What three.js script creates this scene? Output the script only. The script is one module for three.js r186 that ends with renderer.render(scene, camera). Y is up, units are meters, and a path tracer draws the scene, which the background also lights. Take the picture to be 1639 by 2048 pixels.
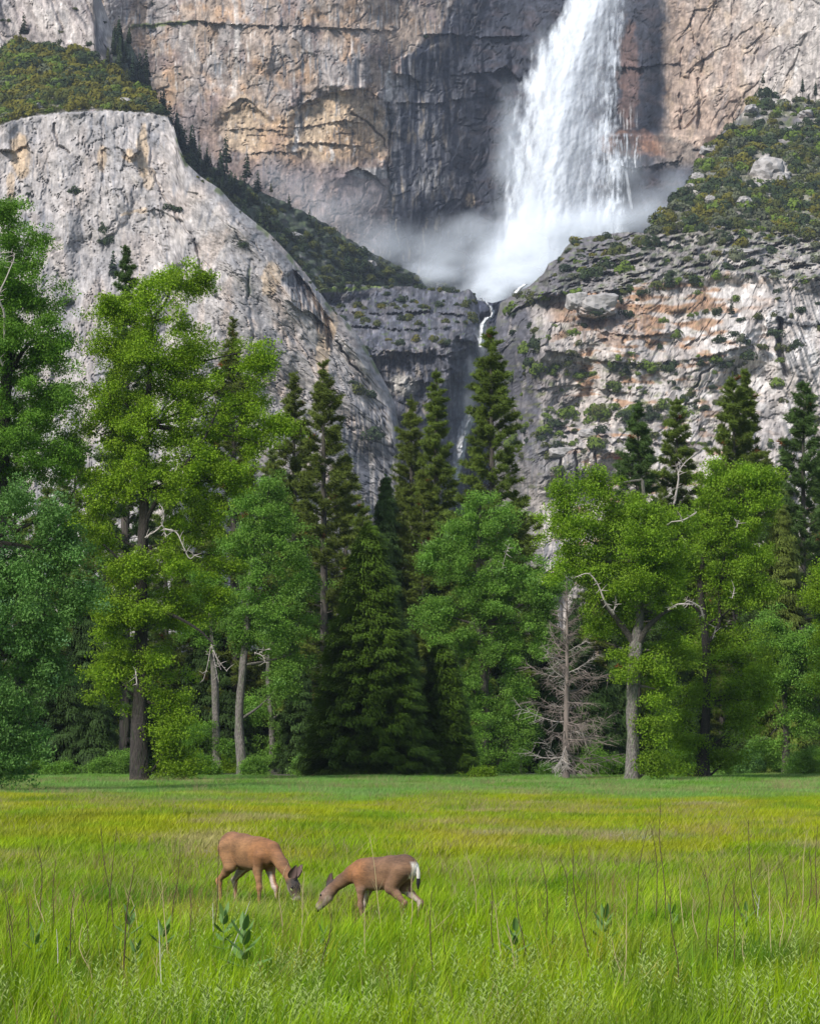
import * as THREE from 'three';
import { mergeGeometries } from 'three/addons/utils/BufferGeometryUtils.js';
import { MarchingCubes } from 'three/addons/objects/MarchingCubes.js';

// ---------- camera, sky, sun, exposure ----------
const FOCAL = 5807, EYE = 2.5, PITCH = Math.atan((1470 - 1024) / FOCAL);   // FOCAL for a picture 2048 high
const scene = new THREE.Scene();
const camera = new THREE.PerspectiveCamera(2 * Math.atan(1024 / FOCAL) * 180 / Math.PI, 1639 / 2048, 1, 9000);
camera.position.set(0, EYE, 0);
camera.rotation.x = PITCH;
const renderer = new THREE.WebGLRenderer({ antialias: true });
renderer.toneMapping = THREE.LinearToneMapping;
renderer.toneMappingExposure = 1.08;
renderer.shadowMap.enabled = true;
const SUN = new THREE.Vector3(-0.50, 0.66, 0.60).normalize();
const sun = new THREE.DirectionalLight(new THREE.Color(1.0, 0.965, 0.915), 4.7);
sun.name = 'sun';
sun.target.position.set(0, 0, -160); sun.position.copy(sun.target.position).addScaledVector(SUN, 400);
sun.castShadow = true; sun.shadow.radius = 20; sun.shadow.mapSize.set(4096, 4096);
Object.assign(sun.shadow.camera, { left: -120, right: 120, top: 160, bottom: -160, near: 1, far: 900 });
scene.add(sun, sun.target);

// ---------- seeded noise ----------
function rng(seed) { let a = seed >>> 0; return () => { a = (a + 0x6d2b79f5) | 0; let t = Math.imul(a ^ (a >>> 15), 1 | a); t = (t + Math.imul(t ^ (t >>> 7), 61 | t)) ^ t; return ((t ^ (t >>> 14)) >>> 0) / 4294967296; }; }
const PERM = new Uint8Array(512), GX = new Float32Array(256), GY = new Float32Array(256), RND = new Float32Array(256);
{ const r = rng(77), p = [...Array(256).keys()];
  for (let i = 255; i > 0; i--) { const j = Math.floor(r() * (i + 1)); [p[i], p[j]] = [p[j], p[i]]; }
  for (let i = 0; i < 512; i++) PERM[i] = p[i & 255];
  for (let i = 0; i < 256; i++) { const a = i / 256 * 6.28318; GX[i] = Math.cos(a); GY[i] = Math.sin(a); RND[i] = r(); } }
const H2 = (x, y) => PERM[(PERM[x & 255] + y) & 255];
function n2(x, y) {
  const ix = Math.floor(x), iy = Math.floor(y), fx = x - ix, fy = y - iy, u = fx * fx * fx * (fx * (fx * 6 - 15) + 10), v = fy * fy * fy * (fy * (fy * 6 - 15) + 10);
  const a = H2(ix, iy), b = H2(ix + 1, iy), c = H2(ix, iy + 1), d = H2(ix + 1, iy + 1);
  const A = GX[a] * fx + GY[a] * fy, B = GX[b] * (fx - 1) + GY[b] * fy, C = GX[c] * fx + GY[c] * (fy - 1), D = GX[d] * (fx - 1) + GY[d] * (fy - 1);
  return (A + u * (B - A) + v * (C + u * (D - C) - A - u * (B - A))) * 1.5;
}
function fbm(x, y, o = 4, gain = 0.5) { let s = 0, a = 1, t = 0; for (let i = 0; i < o; i++) { s += a * n2(x, y); t += a; a *= gain; x = x * 2.03 + 17.1; y = y * 2.03 - 9.7; } return s / t; }
function ridge(x, y, o = 4) { let s = 0, a = 1, t = 0; for (let i = 0; i < o; i++) { s += a * (1 - Math.abs(n2(x, y)) * 1.8); t += a; a *= 0.5; x = x * 2.1 + 5.3; y = y * 2.1 + 3.1; } return s / t; }
const W = { f1: 0, f2: 0, id: 0, x: 0, y: 0 };
function wor(x, y) {
  const ix = Math.floor(x), iy = Math.floor(y); let f1 = 9, f2 = 9;
  for (let j = -1; j < 2; j++) for (let i = -1; i < 2; i++) {
    const h = H2(ix + i, iy + j), cx = ix + i + RND[h] * 0.9, cy = iy + j + RND[(h + 91) & 255] * 0.9, d = (cx - x) ** 2 + (cy - y) ** 2;
    if (d < f1) { f2 = f1; f1 = d; W.id = h; W.x = x - cx; W.y = y - cy; } else if (d < f2) f2 = d;
  }
  W.f1 = Math.sqrt(f1); W.f2 = Math.sqrt(f2); return W;
}
const clamp = (x, a = 0, b = 1) => x < a ? a : x > b ? b : x, sst = (a, b, x) => { const t = clamp((x - a) / (b - a)); return t * t * (3 - 2 * t); }, lerp = (a, b, t) => a + (b - a) * t;
const pl = (pts, x) => { if (x <= pts[0][0]) return pts[0][1]; for (let i = 1; i < pts.length; i++) if (x <= pts[i][0]) return lerp(pts[i - 1][1], pts[i][1], (x - pts[i - 1][0]) / (pts[i][0] - pts[i - 1][0])); return pts[pts.length - 1][1]; };
const mixc = (c, d, t) => { c[0] += (d[0] - c[0]) * t; c[1] += (d[1] - c[1]) * t; c[2] += (d[2] - c[2]) * t; };
function segd(px, py, line) { let best = 1e9; for (let i = 1; i < line.length; i++) { const [ax, ay] = line[i - 1], [bx, by] = line[i], dx = bx - ax, dy = by - ay, t = clamp(((px - ax) * dx + (py - ay) * dy) / (dx * dx + dy * dy)); best = Math.min(best, Math.hypot(px - ax - t * dx, py - ay - t * dy)); } return best; }
const oval = (x, y, cx, cy, rx, ry, w = 0.35, f = 0.03) => 1 - sst(0.8, 1.15, Math.hypot((x - cx) / rx, (y - cy) / ry) + w * fbm(x * f + cx, y * f - cy, 3) * 1.6);

// ---------- places ----------
const CP = Math.cos(PITCH), SP = Math.sin(PITCH);
function at(px, py, d, out = new THREE.Vector3()) {              // the point d metres away (along -z) on the line of sight through (px, py) of the 1639 x 2048 picture
  const a = (px - 819.5) / FOCAL, b = (1024 - py) / FOCAL, t = d / (CP - b * SP);
  return out.set(a * t, EYE + (b * CP + SP) * t, -d);
}
const mpp = (d) => d / FOCAL;                                     // metres per picture pixel at distance d
const swell = (x, z) => 0.16 * fbm(x / 14, z / 22, 3) * sst(20, 45, -z) * (1 - sst(150, 260, -z) * 0.5) + 0.22 * sst(60, 75, -z) * (1 - sst(75, 105, -z)) * sst(4, -6, x);
function ground(px, py) {                                         // where the line of sight through (px, py) meets level ground
  const b = (1024 - py) / FOCAL, yy = b * CP + SP, t = -EYE / yy, d = t * (CP - b * SP), v = at(px, py, d); v.y = swell(v.x, v.z) - 0.02; return v;
}

// ---------- sky: high thin cloud, brighter round the sun ----------
{ const w = 256, h = 128, data = new Float32Array(w * h * 4);
  for (let j = 0; j < h; j++) for (let i = 0; i < w; i++) {
    const up = ((j + 0.5) / h - 0.5) * Math.PI, az = ((i + 0.5) / w - 0.5) * 2 * Math.PI, y = Math.sin(up), x = Math.cos(az) * Math.cos(up), z = Math.sin(az) * Math.cos(up);
    const c = x * SUN.x + y * SUN.y + z * SUN.z, cl = 0.5 + 0.5 * fbm(x * 2.2 + 4, z * 2.2 + y * 1.3, 4), g = Math.exp((c - 1) * 7) * 0.45, k = y < 0 ? 0.5 : 1, o = (j * w + i) * 4;
    data[o] = k * 1.08 * (0.27 + 0.20 * cl + g); data[o + 1] = k * 1.08 * (0.37 + 0.19 * cl + g * 0.95); data[o + 2] = k * 1.08 * (0.54 + 0.17 * cl + g * 0.85); data[o + 3] = 1;
  }
  const t = new THREE.DataTexture(data, w, h, THREE.RGBAFormat, THREE.FloatType);
  t.mapping = THREE.EquirectangularReflectionMapping; t.magFilter = t.minFilter = THREE.LinearFilter; t.needsUpdate = true;
  scene.background = t; scene.environment = t; }

// ---------- naming ----------
const TAKEN = new Map();
function numbered(name) { const n = TAKEN.get(name) ?? 0; TAKEN.set(name, n + 1); return n ? name + '_' + String(n).padStart(3, '0') : name; }
function tag(o, label, category, group, kind) { o.userData = { label }; if (category) o.userData.category = category; if (group) o.userData.group = group; if (kind) o.userData.kind = kind; return o; }
function thing(name, label, category, pos, group) { const o = new THREE.Group(); o.name = numbered(name); if (pos) o.position.copy(pos); tag(o, label, category, group); scene.add(o); return o; }
function part(name, geo, mat, parent, kind) { const m = new THREE.Mesh(geo, mat); m.name = name; if (kind) m.userData.kind = kind; m.castShadow = m.receiveShadow = true; parent.add(m); return m; }
function structure(name, geo, mat, label) { const m = new THREE.Mesh(geo, mat); m.name = numbered(name); m.userData = { kind: 'structure', label }; m.castShadow = m.receiveShadow = true; scene.add(m); return m; }
function copies(name, geo, mat, list, parent, kind) {             // list of {m: Matrix4, c: [r, g, b]}
  const I = new THREE.InstancedMesh(geo, mat, list.length), c = new THREE.Color();
  list.forEach((e, i) => { I.setMatrixAt(i, e.m); if (e.c) I.setColorAt(i, c.setRGB(...e.c)); });
  I.name = name; I.castShadow = I.receiveShadow = true; if (kind) I.userData.kind = kind; parent.add(I); return I;
}
const _q = new THREE.Quaternion(), _e = new THREE.Euler(), _s = new THREE.Vector3();
const place = (x, y, z, rx, ry, rz, sx, sy = sx, sz = sx) => new THREE.Matrix4().compose(new THREE.Vector3(x, y, z), _q.setFromEuler(_e.set(rx, ry, rz, 'YXZ')), _s.set(sx, sy, sz));
function mat(o) { return new THREE.MeshStandardMaterial({ roughness: 0.9, metalness: 0, ...o }); }
function leafy(color, rough = 0.55, through = 0.4) { return new THREE.MeshPhysicalMaterial({ color: new THREE.Color().setRGB(...color), roughness: rough, transmission: through, thickness: 0, side: THREE.DoubleSide, specularIntensity: 0.18 }); }
function soup(pos, nor, col) { const g = new THREE.BufferGeometry(); g.setAttribute('position', new THREE.Float32BufferAttribute(pos, 3)); if (nor) g.setAttribute('normal', new THREE.Float32BufferAttribute(nor, 3)); else g.computeVertexNormals(); if (col) g.setAttribute('color', new THREE.Float32BufferAttribute(col, 3)); return g; }

// ---------- cliffs: relief sheets in real depth; x, y of the shape functions are picture pixels ----------
function sheet(x0, x1, top, bottom, dep, col, step = 2.2) {
  const nx = Math.ceil((x1 - x0) / step), xs = [...Array(nx + 1).keys()].map((i) => x0 + (x1 - x0) * i / nx);
  const span = Math.max(...xs.map((x) => bottom(x) - top(x))), ny = Math.ceil(span / step), n = (nx + 1) * (ny + 1);
  const pos = new Float32Array(n * 3), color = new Float32Array(n * 3), idx = new Uint32Array(nx * ny * 6), v = new THREE.Vector3(), c = [0, 0, 0];
  let k = 0, q = 0;
  for (let i = 0; i <= nx; i++) for (let j = 0; j <= ny; j++, k += 3) {
    const x = xs[i], t = top(x), y = t + (bottom(x) - t) * Math.min(1, j / (ny - 1)), last = j === ny;
    at(x, y, dep(x, y), v); if (last) v.y = -12; v.toArray(pos, k); col(x, y, c); color[k] = Math.max(c[0], 0.008); color[k + 1] = Math.max(c[1], 0.008); color[k + 2] = Math.max(c[2], 0.008);
    if (i < nx && j < ny) { const a = i * (ny + 1) + j, b = a + ny + 1; idx[q++] = a; idx[q++] = a + 1; idx[q++] = b; idx[q++] = b; idx[q++] = a + 1; idx[q++] = b + 1; }
  }
  const g = new THREE.BufferGeometry(); g.setAttribute('position', new THREE.BufferAttribute(pos, 3)); g.setAttribute('color', new THREE.BufferAttribute(color, 3)); g.setIndex(new THREE.BufferAttribute(idx, 1)); g.computeVertexNormals();
  return g;
}
// jointed granite: tilted blocks, grooves between them, finer breaks; metres towards the back. Also leaves tone (per-block variation) in ROCK.tone
const ROCK = { tone: 0, crack: 0 };
const stair = (t) => { const f = Math.floor(t); return f + sst(0, 0.16, t - f); };
function granite1(xx, y, sx, sy, amp, seed) {
  const wx = xx + 14 * fbm(xx / 60 + seed, y / 80, 3), wy = y + 18 * fbm(xx / 80, y / 60 + seed, 3), m = fbm(xx / 90 + seed * 3, y / 110, 2);
  let r = amp * 1.0 * fbm(wx / (sx * 2.2) + seed, wy / (sy * 1.3), 2);
  r += amp * 0.085 * stair(3.2 * fbm(wx / (sx * 1.2) + 9, wy / (sy * 0.8) + seed, 3, 0.55));                       // exfoliation sheets
  r += amp * 0.03 * stair(3.0 * fbm(wx / (sx * 0.3) + seed, wy / (sy * 0.34), 3, 0.6)) * sst(-0.5, 0.3, m);
  const cr = (f, g, o, w, gate) => (1 - sst(w * 0.4, w, Math.abs(n2(wx / f + o, wy / g - o) + 0.22 * n2(xx / (f * 0.2), y / (g * 0.2))))) * sst(gate, gate + 0.25, fbm(xx / (f * 1.3) - o, y / (g * 1.1) + o, 2)), lines = Math.max(cr(sx * 0.7, sy * 0.9, seed, 0.045, -0.05), 0.8 * cr(sx * 0.9, sy * 0.22, seed + 30, 0.06, 0.0), 0.6 * cr(sx * 0.22, sy * 0.3, seed + 60, 0.07, 0.02));
  r += 1.1 * lines;
  wor(wx / (sx * 0.8) + seed, wy / (sy * 0.7)); const e = W.f2 - W.f1, k = sst(0.02, 0.3, fbm(xx / 40 + seed, y / 50 + 8, 2)); ROCK.tone = RND[W.id] - 0.5; ROCK.crack = lines;
  r += amp * (0.05 * k * (1 - sst(0, 0.05, e)) + 0.34 * (W.x * (RND[(W.id + 37) & 255] - 0.5) + W.y * (RND[(W.id + 74) & 255] - 0.5)));
  r += amp * 0.05 * fbm(wx / (sx * 0.2), wy / (sy * 0.1), 5, 0.62) + amp * 0.008 * n2(xx / 2.6, y / 4.4);
  return r;
}
function granite(x, y, sx, sy, amp, seed, lean = 0, turn = 1) {                                   // turn: how far the joints lean, 0 to 1, blended
  if (!lean || turn >= 1 || turn <= 0) return granite1(x + (turn > 0 ? lean * y : 0), y, sx, sy, amp, seed);
  const p = granite1(x, y, sx, sy, amp, seed), t = ROCK.tone, k = ROCK.crack, q = granite1(x + lean * y, y, sx, sy, amp, seed);
  ROCK.tone = lerp(t, ROCK.tone, turn); ROCK.crack = lerp(k, ROCK.crack, turn); return lerp(p, q, turn);
}
// rock above a line stands out over the rock below it (x range of the line), giving a shadowed edge
function lip(x, y, line, h, up, fade = 14) {
  const a = line[0][0], b = line[line.length - 1][0]; if (x < a - fade || x > b + fade) return 0;
  const yl = pl(line, x) + 3 * n2(x / 9, 4.2), k = sst(a - fade, a + fade, x) * (1 - sst(b - fade, b + fade, x)), d = yl - y, q = 0.25 + 0.75 * sst(-0.35, 0.35, n2(x / 21 + a, yl / 30) + 0.4 * n2(x / 7, a));
  return d > 0 ? -0.6 * h * q * k * Math.exp(-d / (up * (0.5 + 0.5 * q))) : 0;
}
const crackline = (x, y, line, w) => { const xs = line.map((p) => p[0]), ys = line.map((p) => p[1]); if (x < Math.min(...xs) - 9 || x > Math.max(...xs) + 9 || y < Math.min(...ys) - 9 || y > Math.max(...ys) + 9) return 0; return 1 - sst(w * 0.5, w * 1.6, segd(x + 4 * n2(x / 17, y / 17), y + 4 * n2(y / 15 + 9, x / 15), line)); };
const cut = (x, y, line, w) => 0.42 * crackline(x, y, line, w * 0.75);
const TAN = [0.40, 0.315, 0.25], GREY = [0.34, 0.325, 0.33], PALE = [0.56, 0.52, 0.49], WET_SHADE = [0.045, 0.051, 0.072], RUST = [0.50, 0.31, 0.17], BLUE = [0.13, 0.16, 0.20], SOIL = [0.36, 0.20, 0.10], MOSS = [0.12, 0.16, 0.03], BUFF = [0.55, 0.42, 0.28], WHITE = [0.66, 0.64, 0.62], BROWN = [0.20, 0.13, 0.10];
const speckle = (c, x, y, k, b = 1) => { c[0] *= 0.76 * b; c[1] *= 0.735 * b; c[2] *= 0.715 * b; const f = fbm(x / 6, y / 11, 4, 0.8), s = (1 + k * (2.9 * f + 1.0 * fbm(x / 34, y / 50, 3) + 1.1 * n2(x / 3.2, y / 26))) * (1 - 0.9 * k * sst(0.16, 0.34, fbm(x / 11 + 70, y / 9, 4, 0.65))); const q = s * (1 - 0.55 * k * 2 * sst(0.02, 0.12, fbm(x / 17 + 5, y / 21 + 40, 4, 0.6)) + 0.5 * k * 2 * sst(0.08, 0.2, fbm(x / 13 + 25, y / 17, 4, 0.6))); c[0] *= q; c[1] *= q; c[2] *= q; };
const streak = (x, y, f, len, a, b) => sst(a, b, n2(x / f + 0.9 * n2(x / 40, y / 60), y / len) + 0.45 * n2(x / (f * 0.43) + 31, y / (len * 0.7)));

// the high wall with the fall
const LEDGE1 = [[262, 55], [300, 50], [340, 46], [395, 42], [430, 47], [520, 51], [600, 53], [700, 57], [785, 62]];
const ARCH = [[575, 218], [620, 202], [660, 186], [700, 179], [728, 177], [760, 196]], ARCH2 = [[705, 226], [740, 250], [762, 272], [772, 300]];
const LEDGE2 = [[1225, 133], [1275, 136], [1310, 131], [1350, 127]], LEDGE3 = [[1215, 262], [1300, 264], [1340, 262], [1380, 258], [1440, 250]], LEDGE4 = [[1190, 318], [1262, 338], [1310, 330], [1350, 322]], CRK5 = [[930, 148], [985, 146], [1010, 132], [1036, 158]], DARKL = [[840, 70], [900, 68], [960, 76], [1050, 72]];
const darkEdge = (y) => pl([[-200, 930], [0, 905], [60, 880], [120, 800], [180, 790], [260, 783], [400, 775], [520, 770]], y);
function wallDepth(x, y) {
  let d = 1500 + 0.05 * (300 - y);
  d += 55 * sst(720, 1010, x) * (1 - sst(1240, 1400, x)) - 25 * sst(820, 640, x) * sst(240, 600, x);
  d -= 110 * sst(1330, 1800, x) ** 1.3 + 30 * sst(330, 200, x);
  d += 24 * (1 - sst(1228, 1262, x + 6 * n2(y / 40, 2))) * 0.4 + 6 * oval(x, y, 680, 262, 110, 82, 0.15) + 3 * oval(x, y, 490, 262, 55, 50, 0.2);
  d += granite(x, y, 62, 135, lerp(8.5, 12, sst(1300, 1380, x)), 3, 0.35, sst(1300, 1360, x));
  d += lip(x, y, LEDGE1, 6, 16) + lip(x, y, ARCH, 9, 24) + lip(x, y, LEDGE2, 12, 26) + lip(x, y, CRK5, 11, 25) + lip(x, y, DARKL, 6, 14) + lip(x, y, LEDGE4, 12, 14) + lip(x, y, [[455, 215], [480, 196], [500, 200], [530, 235]], 4, 14) + lip(x, y, [[540, 252], [600, 256], [690, 240], [720, 246]], 5, 8) + lip(x, y, [[520, 284], [570, 290], [640, 285], [720, 292]], 5, 9) + lip(x, y, [[440, 262], [490, 256], [560, 262]], 5, 9) + lip(x, y, [[470, 310], [545, 303], [600, 306]], 4, 9) + lip(x, y, [[690, 346], [715, 335], [750, 352], [775, 380]], 10, 20) + lip(x, y, [[785, 147], [820, 152], [830, 160]], 8, 18) + lip(x, y, [[790, 205], [870, 208], [930, 196]], 6, 16);
  if (x > 1180 && x < 1470) d -= 30 * sst(258, 272, y + 3 * n2(x / 13, 1)) * sst(1200, 1240, x) * (1 - sst(1400, 1460, x));   // the shelf the side stream lands on
  d += 7 * cut(x, y, ARCH2, 2.2) + 9 * cut(x, y, [[776, 205], [778, 260], [776, 330], [782, 400]], 2.5);
  if (x > 1330) d += 5.5 * cut(x, y, [[1362, 95], [1360, 150], [1375, 160], [1384, 140]], 2.2) + 7 * cut(x, y, [[1358, 190], [1362, 230], [1360, 262]], 4) + 7 * cut(x, y, [[1394, 160], [1398, 200], [1396, 255]], 3.4) + 5 * cut(x, y, [[1388, 285], [1400, 310], [1392, 360]], 3) + 5 * cut(x, y, [[1380, 40], [1386, 80], [1406, 110], [1402, 150]], 2.6) + 4 * cut(x, y, [[1545, 40], [1520, 80], [1500, 150]], 4) + 4 * cut(x, y, [[1610, 70], [1590, 120], [1570, 170]], 4);
  return d;
}
function wallColor(x, y, c) {
  granite(x, y, 62, 135, 1, 3, 0.35, sst(1300, 1360, x)); const tone = ROCK.tone;
  c[0] = TAN[0]; c[1] = TAN[1]; c[2] = TAN[2];
  mixc(c, GREY, sst(-0.35, 0.3, tone + 0.9 * fbm(x / 60 + 5, y / 110, 3)) * 0.75); mixc(c, RUST, 0.6 * sst(0.05, 0.4, fbm(x / 45, y / 60 + 8, 3)));
  mixc(c, [0.26, 0.20, 0.19], 0.75 * sst(0.1, 0.4, fbm(x / 55 + 40, y / 80, 4)));
  mixc(c, BUFF, 0.85 * oval(x, y, 670, 258, 112, 82, 0.18) * sst(-3, 4, y - pl([[560, 222], ...ARCH, [790, 212]], x)) + 0.7 * oval(x, y, 485, 255, 62, 58, 0.3)); mixc(c, RUST, 0.45 * oval(x, y, 700, 285, 60, 40, 0.4) + 0.35 * oval(x, y, 560, 275, 40, 45, 0.6));
  mixc(c, WHITE, 0.6 * streak(x, y, 7, 70, 0.42, 0.75) * sst(330, 180, y) + 0.5 * sst(0.33, 0.5, fbm(x / 12, y / 15 + 50, 3)));
  mixc(c, BROWN, 0.6 * sst(0.28, 0.5, fbm(x / 20 + 9, y / 12, 4)) * (x < 780 ? 1 : 0.3));
  mixc(c, BLUE, 0.8 * streak(x, y, 8, 90, 0.50, 0.74));
  // lower left foot of the wall: darker purple-grey rock
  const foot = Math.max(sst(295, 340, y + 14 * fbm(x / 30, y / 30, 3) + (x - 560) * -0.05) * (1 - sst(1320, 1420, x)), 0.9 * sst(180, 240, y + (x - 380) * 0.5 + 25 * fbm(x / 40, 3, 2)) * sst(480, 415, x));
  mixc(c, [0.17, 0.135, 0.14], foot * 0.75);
  // the right wall is a warm pale buff, whiter to the right
  const R = sst(1322, 1345, x + 18 * fbm(x / 30, y / 40, 3) + 5 * n2(y / 9, x / 9));
  if (R > 0) { const w = [0.44, 0.34, 0.275]; mixc(w, PALE, sst(1430, 1600, x + (200 - y) * 0.35 + 130 * fbm(x / 50, y / 120, 4)) * 0.9); mixc(w, [0.30, 0.26, 0.25], 0.75 * sst(0.12, 0.42, fbm((x + y * 0.35) / 18, y / 70, 4))); mixc(w, WHITE, 0.7 * sst(0.2, 0.5, fbm((x + y * 0.35) / 14 + 60, y / 90, 4)) * sst(1380, 1560, x)); mixc(w, BUFF, 0.35 * sst(0.1, 0.4, fbm(x / 30 + 3, y / 40, 3))); mixc(c, w, R); }
  // the wet wall on both sides of the fall, alcove shade painted in too
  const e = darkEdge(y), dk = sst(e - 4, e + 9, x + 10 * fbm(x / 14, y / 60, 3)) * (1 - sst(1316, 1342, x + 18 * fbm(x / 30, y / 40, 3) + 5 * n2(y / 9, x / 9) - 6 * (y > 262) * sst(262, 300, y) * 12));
  if (dk > 0) { const w = [...WET_SHADE]; mixc(w, [0.075, 0.058, 0.062], 0.55 * sst(-0.05, 0.35, fbm(x / 40 + 70, y / 18, 4)) * sst(860, 960, x)); const strip = sst(990, 800, x + 30 * fbm(x / 60, y / 90, 2));
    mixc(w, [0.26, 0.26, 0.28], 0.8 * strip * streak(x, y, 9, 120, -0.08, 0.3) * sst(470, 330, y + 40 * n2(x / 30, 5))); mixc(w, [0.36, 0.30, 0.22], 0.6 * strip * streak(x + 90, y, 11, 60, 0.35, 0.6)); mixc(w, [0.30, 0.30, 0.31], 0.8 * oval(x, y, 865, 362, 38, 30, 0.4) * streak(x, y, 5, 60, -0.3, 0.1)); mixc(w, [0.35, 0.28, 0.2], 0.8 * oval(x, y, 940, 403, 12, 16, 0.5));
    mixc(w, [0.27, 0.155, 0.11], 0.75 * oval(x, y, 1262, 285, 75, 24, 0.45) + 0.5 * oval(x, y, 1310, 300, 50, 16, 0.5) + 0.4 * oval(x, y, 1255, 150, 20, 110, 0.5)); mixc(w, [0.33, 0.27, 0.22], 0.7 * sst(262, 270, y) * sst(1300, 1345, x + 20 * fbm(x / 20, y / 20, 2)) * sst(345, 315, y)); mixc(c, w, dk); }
  mixc(c, [0.45, 0.45, 0.44], 0.7 * oval(x, y, 740, 345, 36, 14, 0.4) * sst(332, 340, y));
  // long black water marks
  const mark = (ln, wd, k) => mixc(c, [0.05, 0.065, 0.085], k * crackline(x, y, ln, wd) * (0.75 + 0.5 * n2(x / 4, y / 20)));
  mark([[606, 55], [608, 110], [604, 150], [603, 205]], 2.6, 0.9); mark([[602, 205], [599, 235], [602, 262], [597, 276]], 5, 0.95); mark([[668, 255], [669, 290]], 1.6, 0.9); mark([[677, 255], [679, 290]], 2, 0.95); mark([[702, 260], [704, 288]], 1.6, 0.85); mark([[783, 200], [781, 290], [782, 390]], 3.2, 0.95); mark([[600, 20], [602, 44]], 2.2, 0.8); mark([[545, 225], [535, 268]], 3, 0.6); mark([[520, 240], [515, 285]], 3, 0.6); mark([[788, 150], [790, 200]], 2.4, 0.8);
  const pale = (ln, wd, k) => mixc(c, WHITE, k * crackline(x, y, ln, wd)); pale([[592, 225], [594, 262], [590, 305]], 4, 0.8); pale([[664, 290], [664, 318]], 3.4, 0.85); pale([[616, 215], [612, 240]], 2, 0.6); pale([[778, 150], [776, 196]], 7, 0.8); pale([[792, 150], [793, 190]], 1.5, 0.7); pale([[470, 0], [474, 50], [472, 110], [468, 190]], 5, 0.5); pale([[706, 290], [707, 312]], 1.6, 0.7); pale([[640, 284], [642, 300]], 3, 0.6);
  mixc(c, MOSS, 0.9 * crackline(x, y, [[268, 53], [330, 49], [392, 43]], 4)); speckle(c, x, y, 0.28, 1.04); const k = 1 - 0.35 * ROCK.crack; c[0] *= k; c[1] *= k; c[2] *= k;
}
const rockMat = mat({ vertexColors: true, roughness: 0.92, side: THREE.DoubleSide });
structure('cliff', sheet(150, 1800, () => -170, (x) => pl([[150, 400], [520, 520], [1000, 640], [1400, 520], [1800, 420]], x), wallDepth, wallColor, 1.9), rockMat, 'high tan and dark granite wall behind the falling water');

// the pale spur at the top left, behind the brushy bench
const spurTop = (x) => pl([[-140, -170], [185, -170], [196, -20], [222, 50], [246, 118], [262, 165], [280, 195]], x);
function spurDepth(x, y) { const dx = Math.max(0, y - spurTop(x)); return 1180 + 120 * Math.exp(-dx / 40) - 0.25 * y + granite(x, y, 38, 140, 12, 21, -0.42) + 7 * cut(x, y, [[170, -10], [200, 70], [235, 150]], 3) + 6 * cut(x, y, [[100, -10], [118, 40], [130, 60]], 3); }
function spurColor(x, y, c) { granite(x, y, 38, 140, 1, 21, -0.42); c[0] = 0.42; c[1] = 0.375; c[2] = 0.35; mixc(c, PALE, sst(-0.2, 0.4, ROCK.tone + fbm(x / 40, y / 60, 3)) * 0.8); mixc(c, [0.30, 0.255, 0.25], sst(0.0, 0.4, fbm((x - y * 0.42) / 13, y / 90, 4)) * 0.7); mixc(c, BUFF, 0.6 * crackline(x, y, [[222, 80], [238, 130], [262, 190]], 9)); speckle(c, x, y, 0.3); const k = 1 - 0.4 * ROCK.crack; c[0] *= k; c[1] *= k; c[2] *= k; }
structure('spur', sheet(-140, 280, spurTop, () => 260, spurDepth, spurColor, 2), rockMat, 'pale granite spur rising behind the brush-covered bench');

// the left buttress with its bench
const buttTop = (x) => pl([[-160, 85], [0, 92], [40, 78], [75, 95], [130, 102], [185, 122], [230, 150], [275, 185], [318, 215], [335, 232], [348, 255], [358, 292], [372, 325], [400, 352], [440, 378], [470, 412], [505, 440], [540, 468], [575, 505], [610, 545], [640, 585], [665, 620], [690, 640], [712, 665], [735, 700], [755, 738], [775, 775], [790, 808], [798, 860], [802, 900]], x);
const rim = (x) => pl([[-160, 270], [0, 252], [24, 243], [60, 234], [120, 226], [220, 222], [300, 227], [336, 236], [345, 255], [349, 200], [350, -900]], x) + 2 * n2(x / 8, 3);
const OVER1 = [[236, 293], [246, 300], [258, 318], [268, 312], [278, 300]], OVER2 = [[588, 540], [620, 575], [642, 612], [662, 640]], OVERH = [[575, 600], [600, 622], [625, 625], [655, 655]];
const hang = (x, y, len) => { const e = y - pl(OVER2, x) + 5 * n2(x / 9, y / 40); return x < 582 || x > 672 ? 0 : sst(582, 596, x) * (1 - sst(656, 672, x)) * sst(0, 4, e) * (1 - sst(len * 0.5, len * 1.5, e + 26 * fbm(x / 7, y / 60, 2))); };
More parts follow.
